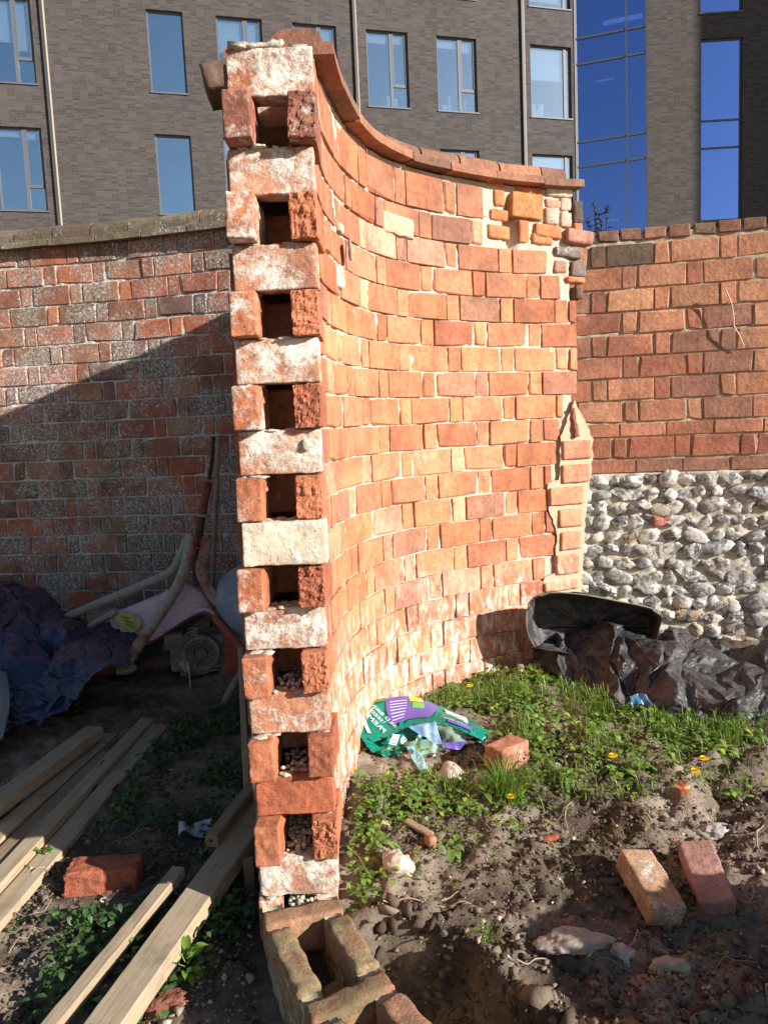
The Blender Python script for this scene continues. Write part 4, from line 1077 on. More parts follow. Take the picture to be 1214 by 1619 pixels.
plank((-0.425, 2.66, 0.185), (-0.785, 1.35, 0.065), 0.092, 0.052, M_WOOD, 10, label='wide sawn beam lying from the bottom edge to the broken wall end', cat='beam', name='beam')
plank((-0.475, 2.72, 0.232), (-0.585, 2.30, 0.202), 0.042, 0.04, M_WOODD, 11, label='short offcut lying on top of the wide beam', cat='offcut', name='timber_offcut')
plank((-0.41, 2.62, 0.21), (-0.475, 2.38, 0.215), 0.055, 0.035, M_WOODD, 12, label='small dark block wedged between the beam and the wall', cat='offcut', name='timber_offcut')
a = onz(397, 1420, 0.06)
plank((a[0], a[1], 0.0), (a[0]-0.003, a[1]+0.01, 0.19), 0.032, 0.02, M_WOODD, 13, label='short dark stake upright in the ground at the foot of the wall', cat='stake', name='stake')
b0, b1 = at(392, 1262, 2.66), at(382, 1028, 3.00)
plank(b0, b1, 0.022, 0.035, M_WOODG, 14, label='upright greenish batten leaning on the left face of the wall', cat='batten', name='batten')
b0, b1 = at(348, 1126, 3.52), at(381, 1062, 3.62)
V_, F_ = tube([b0, (np.array(b0)+b1)/2+np.array([0, 0, .006]), b1], [0.02, 0.018, 0.016], 8); tag(mk('wooden_stick', V_, F_, M_WOODG, smooth=True), 'short round stick leaning behind the upright batten', 'stick')
b0, b1 = at(336, 930, 4.28), at(346, 688, 4.36)
V_, F_ = tube([b0+(np.array(b0)-b1)*0.25, b0, b1], [0.014]*3, 10); tag(mk('wooden_pole', V_, F_, M_WOODG, smooth=True), 'long pale pole standing against the shaded wall behind the mixer', 'pole')

# --- loose bricks
def loose(px, py, z, L, T, H, ang, col, smr, label, seed, tx=0, ty=0, mat=M_BE, broken=None, bamp=0.02, amp=0.004, name='brick', cat='brick', group='loose bricks on the ground', dz=-0.01, rnd=0.008):
    p = onz(px, py, z); me = rough_me(L, T, H, seed, mat, 0.007, amp, broken, bamp, rnd)
    for v in me.vertices: v.co.y -= T/2
    g = gz_(p[0], p[1])
    o = solid(name, me, Matrix.Translation((p[0], p[1], g+dz)) @ rot('Z', ang) @ rot('X', tx) @ rot('Y', ty), (*col, smr))
    return tag(o, label, cat, group)
loose(163, 1388, 0.13, 0.235, 0.10, 0.085, 3, (0.40, 0.115, 0.06), 0.0, 'rough red brick lying alone in soil between the planks and the batten', 21, broken='x-', bamp=0.012, amp=0.0035, rnd=0.010)
loose(180, 1078, 0.20, 0.20, 0.10, 0.06, 8, (0.30, 0.09, 0.06), 0.0, 'dark red brick under the lower leg of the mixer', 22)
loose(158, 1050, 0.26, 0.13, 0.12, 0.09, 30, (0.34, 0.20, 0.14), 0.2, 'rounded lump of old brick beside the blue tarp', 23, amp=0.010, rnd=0.035)
loose(262, 1592, 0.07, 0.10, 0.065, 0.05, 20, (0.24, 0.09, 0.06), 0.2, 'small broken piece of brick at the bottom, right of the wide beam', 24, amp=0.008, rnd=0.015, broken='x+')
loose(802, 1212, 0.21, 0.155, 0.095, 0.095, 42, (0.44, 0.19, 0.12), 0.45, 'squat red brick with a mortar line, right of the green sack', 25, amp=0.003)
loose(1022, 1425, 0.09, 0.225, 0.105, 0.072, 99, (0.40, 0.25, 0.15), 0.55, 'orange brick with a crumbly sandy top, left one of the pair by the trench', 26, tx=8, ty=-13, amp=0.0025, dz=0.018)
bb = loose(1115, 1412, 0.09, 0.215, 0.102, 0.060, 84, (0.36, 0.20, 0.16), 0.35, 'dusty pink brick tilted flat, right one of the pair by the trench', 27, tx=-6, ty=-20, amp=0.002, mat=M_BEND, dz=0.035)
# --- stones
def stone(name, px, py, z, size, seed, col, label, cat='stone', dz=0.0, mat=None, amp=0.35, group='loose stones among the weeds'):
    p = onz(px, py, z); V_, T_ = icos(4)
    n = fbm(V_[:,0]*1.3+seed, V_[:,1]*1.3, V_[:,2]*1.3, 5, seed, 0.55); fl = np.round(n*4)/4
    V_ = V_*(1+amp*(0.6*n+0.4*fl))[:, None]*np.array(size)
    o = fast(name, V_, T_, mat or M_STONE, col=np.tile(np.array(col), (len(V_), 1)))
    o.location = (p[0], p[1], gz_(p[0], p[1])+dz); return tag(o, label, cat, group)
stone('stone', 710, 1215, 0.22, (0.062, 0.05, 0.042), 3, (0.52, 0.46, 0.36), 'pale knobbly stone between the green sack and the squat brick')
stone('stone', 628, 1392, 0.10, (0.052, 0.05, 0.055), 7, (0.50, 0.42, 0.33), 'pointed buff stone in the soil right of the broken wall end', dz=0.015)
stone('stone', 585, 1378, 0.10, (0.045, 0.04, 0.035), 9, (0.30, 0.22, 0.15), 'brown rounded stone touching the pointed buff one')
stone('stone', 905, 1525, 0.03, (0.085, 0.05, 0.02), 12, (0.33, 0.29, 0.25), 'flat grey stone on the lip of the trench', dz=0.012)
stone('stone', 1055, 1550, 0.03, (0.055, 0.04, 0.03), 15, (0.36, 0.31, 0.22), 'sandy stone on the trench edge below the pair of bricks', dz=0.0)
stone('stone', 985, 1522, 0.03, (0.03, 0.03, 0.02), 18, (0.42, 0.38, 0.32), 'small grey stone just below the orange brick')
stone('stone', 248, 1545, 0.08, (0.024, 0.02, 0.018), 19, (0.52, 0.44, 0.34), 'small cream stone at the foot of the leafy seedling')
stone('stone', 1130, 1295, 0.17, (0.055, 0.035, 0.028), 22, (0.40, 0.37, 0.33), 'grey crumbling lump under the grass edge at the right', dz=0.01)
stone('stone', 605, 1302, 0.17, (0.03, 0.03, 0.03), 23, (0.34, 0.3, 0.18), 'mossy stone in the weeds next to the wall foot')
me = rough_me(0.12, 0.03, 0.02, 31, M_WOODD, 0.01, 0.002); p = onz(657, 1305, 0.19); g = gz_(p[0], p[1])
tag(solid('wood_scrap', me, Matrix.Translation((p[0], p[1], g+0.02)) @ rot('Z', -38) @ rot('Y', 10), (0.3, 0.2, 0.1, 0)), 'flat sliver of wood lying in the weeds', 'wood scrap')
me = rough_me(0.05, 0.03, 0.045, 32, M_BE, 0.008, 0.004, rnd=0.01); p = onz(673, 1338, 0.16)
tag(solid('brick_chip', me, Matrix.Translation((p[0], p[1], gz_(p[0], p[1])+0.002)) @ rot('Z', -60), (0.46, 0.24, 0.15, 0.1)), 'small pinkish brick chip at the end of the wood sliver', 'brick chip')
me = rough_me(0.06, 0.03, 0.02, 33, M_BE, 0.008, 0.004, rnd=0.01); p = onz(872, 1338, 0.13)
tag(solid('brick_chip', me, Matrix.Translation((p[0], p[1], gz_(p[0], p[1])+0.0)) @ rot('Z', 10), (0.40, 0.10, 0.05, 0.0)), 'small red brick chip in the bare soil left of the two bricks', 'brick chip')

# --- black plastic sheet and its stiff fold
def film(name, c1, c2, rough, dirt, dirtc=(0.30, 0.27, 0.22), spec=0.5):
    t = NT(name); p = t.pos()
    v = t.mix(t.step(t.noise(p, 6, 5, 0.65), 0.35, 0.65), c1, c2)
    d = t.math('MULTIPLY', t.step(t.noise(p, 9, 7, 0.72, 0.5), 0.58-0.2*dirt, 0.78-0.15*dirt), dirt)
    v = t.mix(d, v, dirtc)
    r = t.math('ADD', rough, t.math('MULTIPLY', d, 0.5), clamp=True)
    t.bsdf(v, r, t.bump(t.noise(p, 28, 4, 0.6, 0.8), 0.5, 0.008, t.bump(t.noise(p, 200, 3, 0.6), 0.25, 0.001)), Specular_IOR_Level=spec); return t.m
M_BLK = film('black_polythene', (0.028, 0.027, 0.030), (0.055, 0.050, 0.050), 0.46, 0.65, (0.15, 0.135, 0.12), 0.45)
M_BLUE = film('blue_polythene', (0.009, 0.016, 0.050), (0.016, 0.028, 0.080), 0.38, 0.35, (0.10, 0.11, 0.15), 0.55)
sh = empty('plastic_sheet', (1.25, 3.4, 0.25)); tag(sh, 'crumpled black plastic sheet heaped on the grass against the flint wall', 'plastic sheet')
sinv = np.array([1.25, 3.4, 0.25])
def G_(rows, s): return [[np.array(at(x, y, Y))-s for (x, y) in r] for (Y, r) in rows]
xs = [838, 880, 920, 965, 1010, 1060, 1110, 1160, 1215, 1300]
yb = [1064, 1090, 1102, 1116, 1128, 1134, 1142, 1140, 1136, 1136]
rows = [(1.0, [1035, 1030, 1026, 1015, 1012, 1000, 1012, 1035, 1030, 1020]),
        (0.62, [1020, 1006, 1000, 990, 1004, 1000, 1022, 1042, 1008, 985]),
        (0.48, [1026, 1016, 1014, 998, 1016, 1016, 1034, 1050, 1012, 990]),
        (0.30, [1045, 1042, 1042, 1034, 1052, 1046, 1066, 1076, 1060, 1055]),
        (0.12, [1058, 1074, 1080, 1080, 1100, 1082, 1092, 1096, 1078, 1075]),
        (0.03, [1062, 1086, 1096, 1104, 1114, 1114, 1124, 1112, 1100, 1100]), (0.0, yb)]
bot = [onz(x, y, 0.262) for x, y in zip(xs, yb)]
SHX = [p[0] for p in bot]; SHY = [p[1] for p in bot]
G = [[at(x, y, b_[1]+(3.86-(x-838)*0.0004-b_[1])*f_)-sinv for x, y, b_ in zip(xs, ys, bot)] for f_, ys in rows]
zz_ = [0, .35, -.5, .6, -.45, .5, -.6, .55, -.3, 0]
for r_ in range(1, 6):
    for c_ in range(len(xs)):
        k_ = zz_[(c_+r_*2) % 10]*0.085
        G[r_][c_] = G[r_][c_]+np.array([0.02*zz_[(c_*3+r_) % 10], -k_, 0.45*abs(k_)*(1 if k_ > 0 else -0.4)])
Gd = [];           # double the columns with sharp valleys between
for r_ in range(7):
    row = []
    for c_ in range(len(xs)-1):
        row.append(G[r_][c_]); mid_ = (np.array(G[r_][c_])+G[r_][c_+1])/2
        if 0 < r_ < 6: mid_ = mid_+np.array([R.uniform(-.02, .02), R.uniform(-.03, .05), R.uniform(-.045, .02)])
        row.append(mid_)
    row.append(G[r_][-1]); Gd.append(row)
facets('sheet', Gd, M_BLK, sh, 4, 0.095, 0.010, 12)

# the stood-up fold: a rim bent like a half tunnel, open to the front
rim = [(845, 1024), (834, 1000), (832, 970), (842, 946), (872, 937), (920, 940), (975, 950), (1030, 962), (1046, 974), (1040, 1000), (1028, 1028), (940, 1040), (845, 1024)]
back = [(940+(x-940)*0.86, 990+(y-990)*0.8) for x, y in rim]
G = [[at(x, y, 3.50-0.05*math.sin(min(1, i/9)*3.1))-sinv for i, (x, y) in enumerate(rim)],
     [at((a[0]+b[0])/2, (a[1]+b[1])/2, 3.58)-sinv for a, b in zip(rim, back)],
     [at(x, y, 3.66)-sinv for x, y in back], [at(940+(x-940)*0.1, 995+(y-995)*0.1, 3.69)-sinv for x, y in back]]
facets('fold', G, M_BLK, sh, 3, 0.05, 0.004, 15, thick=0.003)
V_, F_ = tube(catmull([np.array(at(x, y, 3.498-0.05*math.sin(min(1, i/9)*3.1)))-sinv for i, (x, y) in enumerate(rim[:10])], 5), 0.0035, 6)
mk('hem', V_, F_, film('dusty_hem', (0.10, 0.09, 0.08), (0.22, 0.20, 0.17), 0.6, 0.6), sh, smooth=True)
# dusty gray upper flap between fold and sheet at the right, and scraps
p0 = at(1006, 1100, 3.06)
G = [[(p0[0]+i*0.019-0.03, p0[1]-0.012*j, p0[2]+0.012-0.020*j-abs(i-2)*0.008) for i in range(5)] for j in range(3)]
tag(sheet('plastic_scrap', G, 30, 18, film('bright_blue_film', (0.03, 0.08, 0.16), (0.07, 0.18, 0.30), 0.3, 0.2), None, 0.014, 22, 8, thick=0.001), 'small scrap of blue plastic under the front edge of the black sheet', 'plastic scrap')
p0 = onz(308, 1312, 0.17); gg = gz_(p0[0], p0[1])
G = [[(p0[0]+i*0.028-0.06, p0[1]+0.02*j, gg+0.025+0.012*j+0.012*math.sin(i*1.7+j)) for i in range(5)] for j in range(3)]
tag(sheet('plastic_scrap', G, 24, 14, film('pale_film', (0.30, 0.30, 0.40), (0.45, 0.45, 0.55), 0.35, 0.1), None, 0.008, 22, 9, thick=0.001), 'pale torn scrap of plastic among the shaded weeds on the left', 'plastic scrap')

# --- blue tarpaulin on the left
bs = empty('blue_tarpaulin', (-1.9, 3.6, 0.2)); tag(bs, 'crumpled dark blue tarpaulin heaped at the left beside the mixer', 'tarpaulin')
binv = np.array([-1.9, 3.6, 0.2])
xs = [-130, -60, -10, 30, 70, 105, 140, 172, 200]
G = [[at(x, y, Y)-binv for x, y in zip(xs, ys)] for Y, ys in (
    (4.40, [1000, 990, 985, 985, 985, 990, 1000, 1005, 1010]),
    (4.20, [935, 925, 925, 928, 942, 962, 985, 985, 990]),
    (3.95, [930, 924, 926, 930, 950, 975, 992, 988, 1000]),
    (3.72, [960, 955, 960, 965, 985, 1000, 1006, 1010, 1020]),
    (3.52, [1015, 1012, 1015, 1012, 1022, 1025, 1018, 1018, 1028]),
    (3.36, [1080, 1085, 1088, 1082, 1075, 1062, 1045, 1030, 1038]),
    (3.24, [1130, 1135, 1132, 1128, 1118, 1096, 1062, 1045, 1048]),
    (3.20, [1175, 1172, 1166, 1152, 1140, 1120, 1082, 1058, 1058]))]
facets('sheet', G, M_BLUE, bs, 4, 0.10, 0.022, 33)
pts = [np.array(at(x, y, Y))-binv for x, y, Y in ((62, 1148, 3.2), (85, 1110, 3.24), (110, 1086, 3.28), (140, 1062, 3.34))]
V_, F_ = tube(catmull(pts, 5), 0.014, 8); mk('rolled_edge', V_, F_, M_BLUE, bs, smooth=True)
G = [[np.array(at(x, y, Y))-binv for x, y in r] for Y, r in ((3.32, [(-60, 1052), (-20, 1050), (12, 1062)]), (3.2, [(-60, 1100), (-20, 1105), (16, 1112)]), (3.1, [(-60, 1150), (-22, 1160), (4, 1168)]))]
sheet('grey_flap', G, 30, 40, film('grey_film', (0.10, 0.12, 0.14), (0.18, 0.20, 0.22), 0.4, 0.4), bs, 0.012, 9, 27, thick=0.0015)

# --- tipped over cement mixer
mx = empty('cement_mixer', (-0.95, 3.95, 0.25)); tag(mx, 'tipped over cement mixer with pink cover and cement caked orange tube legs', 'cement mixer')
minv = np.array([-0.95, 3.95, 0.25])
def caked(name, c, d, f=0.5, sc=9, r=0.7):
    t = NT(name); p = t.pos()
    n = t.noise(p, sc, 7, 0.7, 0.4); v = t.mix(t.step(n, f-0.06, f+0.05), c, d)
    v = t.mix(0.5, v, t.ramp(t.noise(p, 60, 5, 0.7), (0.3, 0.5), (0.7, 1.4)), 'MULTIPLY')
    t.bsdf(v, r, t.bump(t.math('ADD', n, t.noise(p, 110, 4, 0.7)), 0.6, 0.006)); return t.m
M_TUBE = caked('cement_caked_orange_paint', (0.50, 0.10, 0.05), (0.42, 0.37, 0.29), 0.46)
M_TUBE2 = caked('cement_on_tube', (0.46, 0.13, 0.07), (0.40, 0.35, 0.28), 0.40)
M_PINK = caked('faded_pink_plastic', (0.72, 0.50, 0.52), (0.62, 0.44, 0.42), 0.55, 5, 0.5)
M_DRUM = caked('mixer_drum_steel', (0.30, 0.32, 0.38), (0.42, 0.42, 0.44), 0.55, 7, 0.6)
M_RUST = caked('rusty_red_steel', (0.30, 0.07, 0.045), (0.10, 0.05, 0.04), 0.5, 12)
M_ORPL = caked('orange_red_plate', (0.45, 0.09, 0.04), (0.30, 0.16, 0.10), 0.6, 8)
M_GREY = caked('dusty_grey_engine', (0.22, 0.19, 0.17), (0.34, 0.30, 0.26), 0.5, 14)
M_DARK = plain('dark_metal', (0.03, 0.026, 0.025), 0.6, 20)
M_YEL = caked('yellow_sticker', (0.55, 0.46, 0.10), (0.48, 0.40, 0.16), 0.6, 18, 0.5)
def W_(x, y, Y): return np.array(at(x, y, Y))-minv
def mt(name, pts, r, mat, seg=12, n=6): V_, F_ = tube(catmull([W_(*p) for p in pts], n), r, seg); return mk(name, V_, F_, mat, mx, smooth=True)
mt('leg', [(106, 976, 3.98), (150, 957, 4.0), (215, 930, 4.02), (268, 905, 4.04), (284, 882, 4.05), (300, 846, 4.06)], 0.024, M_TUBE2)
mt('leg', [(196, 1056, 3.70), (225, 1012, 3.76), (262, 958, 3.84), (284, 922, 3.9), (295, 890, 3.94), (304, 846, 4.0)], 0.029, M_TUBE)
mt('leg', [(328, 850, 4.06), (322, 880, 4.04), (318, 905, 4.0), (334, 938, 3.96), (362, 975, 3.9), (400, 1030, 3.84)], 0.028, M_TUBE)
mt('foot', [(186, 1062, 3.69), (205, 1060, 3.69), (214, 1052, 3.70)], 0.018, M_TUBE2, 8)
mt('lower_bar', [(135, 995, 3.9), (160, 980, 3.92), (184, 967, 3.93)], 0.017, M_TUBE2, 8)
mt('pivot_rod', [(312, 865, 4.12), (320, 812, 4.14), (330, 762, 4.16)], 0.022, M_RUST, 12)
mt('rod_tip', [(331, 758, 4.16), (335, 728, 4.17), (338, 690, 4.18)], 0.011, M_DARK, 8)
for (x, y, Y, r, h) in ((321, 814, 4.14, 0.040, 0.006),):
    d = W_(322, 806, Y)-W_(320, 820, Y); d /= np.linalg.norm(d); c = W_(x, y, Y)
    V_, F_ = tube([c-d*h, c+d*h], r, 16); mk('collar', V_, F_, M_TUBE2, mx)
mt('bracket', [(312, 868, 4.06), (310, 900, 4.04), (311, 925, 4.0)], 0.02, M_RUST, 6)
mt('side_rail', [(338, 975, 3.86), (360, 1000, 3.8), (388, 1034, 3.74)], 0.020, M_ORPL, 8)
# pink moulded cover
top = [(174, 971), (205, 960), (245, 944), (285, 927), (297, 925), (320, 938), (338, 962), (344, 975)]
low = [(176, 985), (192, 1006), (212, 1014), (240, 1012), (275, 990), (305, 972), (328, 966), (346, 978)]
md_ = [((a[0]*0.5+b[0]*0.5), (a[1]*0.5+b[1]*0.5)) for a, b in zip(top, low)]
G = [[W_(x, y+4, 4.08) for x, y in top], [W_(x, y, 3.98) for x, y in top], [W_(x, y, 3.93) for x, y in md_], [W_(x, y-3, 3.88) for x, y in low], [W_(x, y+2, 3.90) for x, y in low], [W_(x, y+5, 4.0) for x, y in low]]
cover = sheet('engine_cover', G, 60, 36, M_PINK, mx, 0.0, 3, 2, smooth=True, thick=0.006)
st = [(182, 975), (197, 967), (214, 970), (222, 976), (226, 985), (221, 993), (213, 998), (200, 990), (190, 983)]
def cov_z(x, y): return 3.895-(0.0)
V_ = [W_(x, y, 3.918-(y-967)*0.0010) for x, y in st]; V_ = [tuple(v+np.array([0, -0.018, 0])) for v in V_]
k = len(V_); V2 = [(v[0], v[1]+0.010, v[2]) for v in V_]
stk = mk('sticker', V_+V2, [tuple(range(k))]+[tuple(range(2*k-1, k-1, -1))]+[(i, i+k, (i+1) % k+k, (i+1) % k) for i in range(k)], M_YEL, cover); fix_normals(stk.data)
Lm = []
for (x0, y0, x1, y1) in ((193, 975, 205, 979), (196, 981, 211, 986), (199, 987, 214, 992), (207, 969, 207.8, 975), (211, 970, 212, 976), (214, 972, 216, 977)):
    a, b = W_(x0, y0, 3.893-(y0-967)*0.001), W_(x1, y1, 3.893-(y1-967)*0.001); Lm.append((a, b))
V_, F_ = [], []
for a, b in Lm:
    o_ = len(V_); V_ += [tuple(a), tuple(b), tuple(b+np.array([0, 0, .004])), tuple(a+np.array([0, 0, .004]))]; F_.append((o_, o_+1, o_+2, o_+3))
mk('sticker_print', V_, F_, M_DARK, cover)
# engine: block, cowl with radial vents, pull cord
eng_c = W_(318, 1032, 3.86)
eng = boxes('engine', [(-0.17, 0.12, 0.0, 0.20, -0.11, 0.07), (-0.20, -0.10, 0.02, 0.16, 0.0, 0.09), (-0.13, 0.16, 0.03, 0.18, -0.15, -0.11)], M_GREY, mx, tuple(eng_c+np.array([0, 0.05, 0])), 0.15)
bv_ = eng.modifiers.new('b', 'BEVEL'); bv_.width = 0.018; bv_.segments = 3
boxes('engine_base', [(-0.28, 0.20, -0.02, 0.18, -0.21, -0.15), (0.12, 0.26, -0.04, 0.0, -0.18, 0.06)], M_RUST, mx, tuple(eng_c+np.array([0, 0.05, 0])), 0.15)
def disc_y(r0, r1, y0, y1, seg=40, a0=0, a1=2*math.pi):
    V, F = [], []
    for k in range(seg+1):
        a = a0+(a1-a0)*k/seg
        for (r, y) in ((r0, y0), (r1, y0), (r1, y1), (r0, y1)): V.append((r*math.cos(a), y, r*math.sin(a)))
    for k in range(seg):
        for q in range(4): F.append((k*4+q, k*4+(q+1) % 4, (k+1)*4+(q+1) % 4, (k+1)*4+q))
    return V, F
cw = mk('fan_cowl', *disc_y(0.001, 0.088, 0.0, 0.05), M_DARK, mx); cw.location = tuple(eng_c); fix_normals(cw.data)
cw.rotation_euler = (0.12, 0, 0.2)
for (r0, r1, y) in ((0.080, 0.094, -0.012), (0.0005, 0.030, -0.014), (0.038, 0.043, -0.010)):
    q = mk('cowl_ring', *disc_y(r0, r1, y, y+0.03), M_GREY, cw); fix_normals(q.data)
V_, F_ = [], []
for k in range(30):
    a = 2*math.pi*k/30; o_ = len(V_)
    for r, hw in ((0.042, 0.0024), (0.082, 0.0052)):
        for s_ in (-1, 1):
            for y in (-0.010, 0.012): V_.append((r*math.cos(a)-s_*hw*math.sin(a), y, r*math.sin(a)+s_*hw*math.cos(a)))
    F_ += [(o_, o_+1, o_+5, o_+4), (o_+2, o_+6, o_+7, o_+3), (o_, o_+4, o_+6, o_+2), (o_+4, o_+5, o_+7, o_+6), (o_+1, o_+3, o_+7, o_+5)]
mk('cowl_spoke', V_, F_, M_GREY, cw)
for k in range(4):
    q = mk('cowl_louvre', *disc_y(0.098+k*0.008, 0.102+k*0.008, -0.008+k*.003, 0.02, 12, math.radians(95), math.radians(185)), M_GREY, cw); fix_normals(q.data)
V_, F_ = tube([(-0.105, 0.02, -0.045), (-0.07, 0.0, -0.09)], 0.02, 4); mk('rating_plate', V_, F_, plain('pale_plate', (0.5, 0.48, 0.42), 0.5), cw)
mt('pull_cord', [(297, 1046, 3.82), (300, 1070, 3.78), (301, 1088, 3.76)], 0.0035, plain('white_cord', (0.62, 0.60, 0.55), 0.8), 6)
mt('cord_handle', [(301, 1088, 3.76), (301, 1097, 3.755), (303, 1108, 3.75)], 0.011, plain('grey_handle', (0.42, 0.42, 0.38), 0.7), 8)
q = prism_panel('side_plate', [(352, 1000), (370, 1004), (388, 1036), (388, 1075), (352, 1085), (345, 1072), (358, 1040)], lambda x: 3.86, 0.012, M_ORPL, mx, Matrix.Translation(tuple(-minv)))
q = prism_panel('chute', [(228, 1010), (262, 990), (330, 960), (338, 966), (300, 992), (262, 1016), (240, 1040), (226, 1040)], lambda x: 4.0, 0.06, M_DARK, mx, Matrix.Translation(tuple(-minv)))
# drum lying behind, mouth up to the right
prof = [(0.0, 0.0), (0.10, 0.005), (0.20, 0.05), (0.265, 0.14), (0.27, 0.20), (0.22, 0.32), (0.165, 0.42), (0.17, 0.43), (0.155, 0.43), (0.20, 0.32), (0.25, 0.20)]
V_, F_ = [], []; sg = 36
for r, h in prof:
    for k in range(sg): a = 2*math.pi*k/sg; V_.append((r*math.cos(a), r*math.sin(a), h))
for i in range(len(prof)-1):
    for k in range(sg): F_.append((i*sg+k, i*sg+(k+1) % sg, (i+1)*sg+(k+1) % sg, (i+1)*sg+k))
dr = mk('drum', V_, F_, M_DRUM, mx, smooth=True); c = W_(372, 985, 4.05)
dr.location = tuple(c+np.array([0.05, 0.05, -0.05])); dr.rotation_euler = (math.radians(18), math.radians(38), 0)

# --- green seed sack
sk = empty('seed_sack', (0.15, 3.0, 0.28)); tag(sk, 'torn green and purple plastic seed sack lying against the foot of the wall', 'sack')
kin = np.array([0.15, 3.0, 0.28])
def sackmat(name, c, rough=0.25, v=0.25): return plain(name, c, rough, 14, v, 0.25, 0, 0.003, spec=0.6)
M_TEAL = film('teal_film', (0.0, 0.16, 0.115), (0.0, 0.24, 0.17), 0.22, 0.12, (0.25, 0.25, 0.16), 0.6)
M_PUR = sackmat('purple_print', (0.14, 0.10, 0.42)); M_WHT = sackmat('white_print', (0.75, 0.78, 0.78), v=0.1)
M_YG = sackmat('yellow_print', (0.75, 0.65, 0.05)); M_GRN = sackmat('green_print', (0.15, 0.45, 0.08))
M_OLV = sackmat('olive_photo_print', (0.16, 0.17, 0.07), v=0.6); M_SKY = film('sky_photo_film', (0.10, 0.26, 0.50), (0.42, 0.55, 0.70), 0.25, 0.05, (0.5, 0.5, 0.5))
M_INS = film('pale_green_inside', (0.12, 0.26, 0.20), (0.25, 0.38, 0.30), 0.35, 0.15); M_AQ = film('aqua_film', (0.18, 0.42, 0.45), (0.32, 0.55, 0.58), 0.25, 0.05, (0.5, 0.5, 0.5))
GB = np.array([[at(x, y, Y)-kin for x, y, Y in r] for r in (
    [(553, 1150, 3.06), (566, 1138, 3.10), (598, 1118, 3.12), (648, 1112, 3.14), (702, 1128, 3.10), (742, 1146, 3.02), (770, 1160, 2.96)],
    [(553, 1128, 3.04), (572, 1116, 3.08), (603, 1106, 3.10), (650, 1102, 3.12), (702, 1120, 3.08), (744, 1139, 3.00), (772, 1156, 2.94)],
    [(553, 1134, 3.00), (574, 1128, 3.02), (607, 1122, 3.04), (655, 1117, 3.04), (700, 1128, 3.01), (741, 1145, 2.95), (770, 1160, 2.91)],
    [(556, 1146, 2.96), (582, 1150, 2.96), (618, 1146, 2.97), (650, 1136, 2.98), (696, 1136, 2.95), (737, 1151, 2.90), (767, 1166, 2.88)],
    [(562, 1162, 2.92), (592, 1172, 2.90), (622, 1162, 2.92), (646, 1150, 2.94), (692, 1146, 2.92), (733, 1158, 2.87), (763, 1172, 2.86)])])
facets('sack_body', grid_pts(GB, np.linspace(0, 1, 19), np.linspace(0, 1, 13)).swapaxes(0, 1), M_TEAL, sk, 2, 0.09, 0.0018, 5, thick=0.001)
def SP(u, v, off=0.004):
    e = 0.01; f = lambda a, b: grid_pts(GB, np.array([a]), np.array([b]))[0, 0]
    p = f(u, v); n = np.cross(f(min(u+e, 1), v)-f(max(u-e, 0), v), f(u, min(v+e, 1))-f(u, max(v-e, 0))); n /= max(np.linalg.norm(n), 1e-9)
    if n[1] > 0: n = -n
    return p+n*off
def patch(name, u0, v0, u1, v1, mat, off=0.006, sk_=0.0, n=10):
    V = [tuple(SP(u0+(u1-u0)*i/n+sk_*(j/n), v0+(v1-v0)*j/n, off)) for i in range(n+1) for j in range(n+1)]
    F = [(i*(n+1)+j, (i+1)*(n+1)+j, (i+1)*(n+1)+j+1, i*(n+1)+j+1) for i in range(n) for j in range(n)]
    return mk(name, V, F, mat, sk, smooth=True)
patch('purple_panel', 0.36, 0.30, 0.64, 0.78, M_PUR, 0.0065, -0.03)
patch('yellow_bars', 0.48, 0.32, 0.55, 0.42, M_YG, 0.008, 0); patch('green_bars', 0.49, 0.44, 0.555, 0.56, M_GRN, 0.008)
for k in range(7): patch('print_line', 0.375-k*0.003, 0.40+k*0.05, 0.465-0.003*k, 0.412+k*0.05, M_WHT, 0.008, n=4)
patch('photo_panel', 0.14, 0.20, 0.36, 0.36, M_OLV, 0.0065)
patch('white_band', 0.66, 0.34, 0.80, 0.52, M_WHT, 0.007, 0.03); patch('purple_band', 0.70, 0.66, 0.86, 0.84, M_PUR, 0.007, 0.02)
def text_on(body, u, v, du, dv, size, mat):
    cu = bpy.data.curves.new('t', 'FONT'); cu.body = body; cu.size = 1.0; cu.align_x = 'CENTER'; cu.align_y = 'CENTER'; cu.resolution_u = 2
    to = bpy.data.objects.new('t', cu); C.objects.link(to); bpy.context.view_layer.update()
    me = bpy.data.meshes.new_from_object(to.evaluated_get(bpy.context.evaluated_depsgraph_get())); bpy.data.objects.remove(to)
    for vt in me.vertices:      # written along (du,dv) on the sack's skin
        x, y = vt.co.x*size, vt.co.y*size
        p = SP(min(0.995, max(0.005, u+du*x-dv*y*0.55)), min(0.995, max(0.005, v+dv*x*1.6+du*y*1.6)), 0.0095)
        vt.co = Vector(p)
    me.materials.append(mat); o = bpy.data.objects.new('print_lettering', me); link(o, sk)
text_on('PREMIUM', 0.21, 0.62, -0.35, -0.95, 0.085, M_WHT)
text_on('WILD BIRD', 0.315, 0.64, -0.35, -0.95, 0.06, M_WHT); text_on('SEED', 0.26, 0.60, -0.35, -0.95, 0.06, M_WHT)
text_on('WILD BIRD', 0.76, 0.75, -1, 0.1, 0.03, M_WHT)
patch('logo_outline', 0.135, 0.42, 0.165, 0.86, M_WHT, 0.007); 
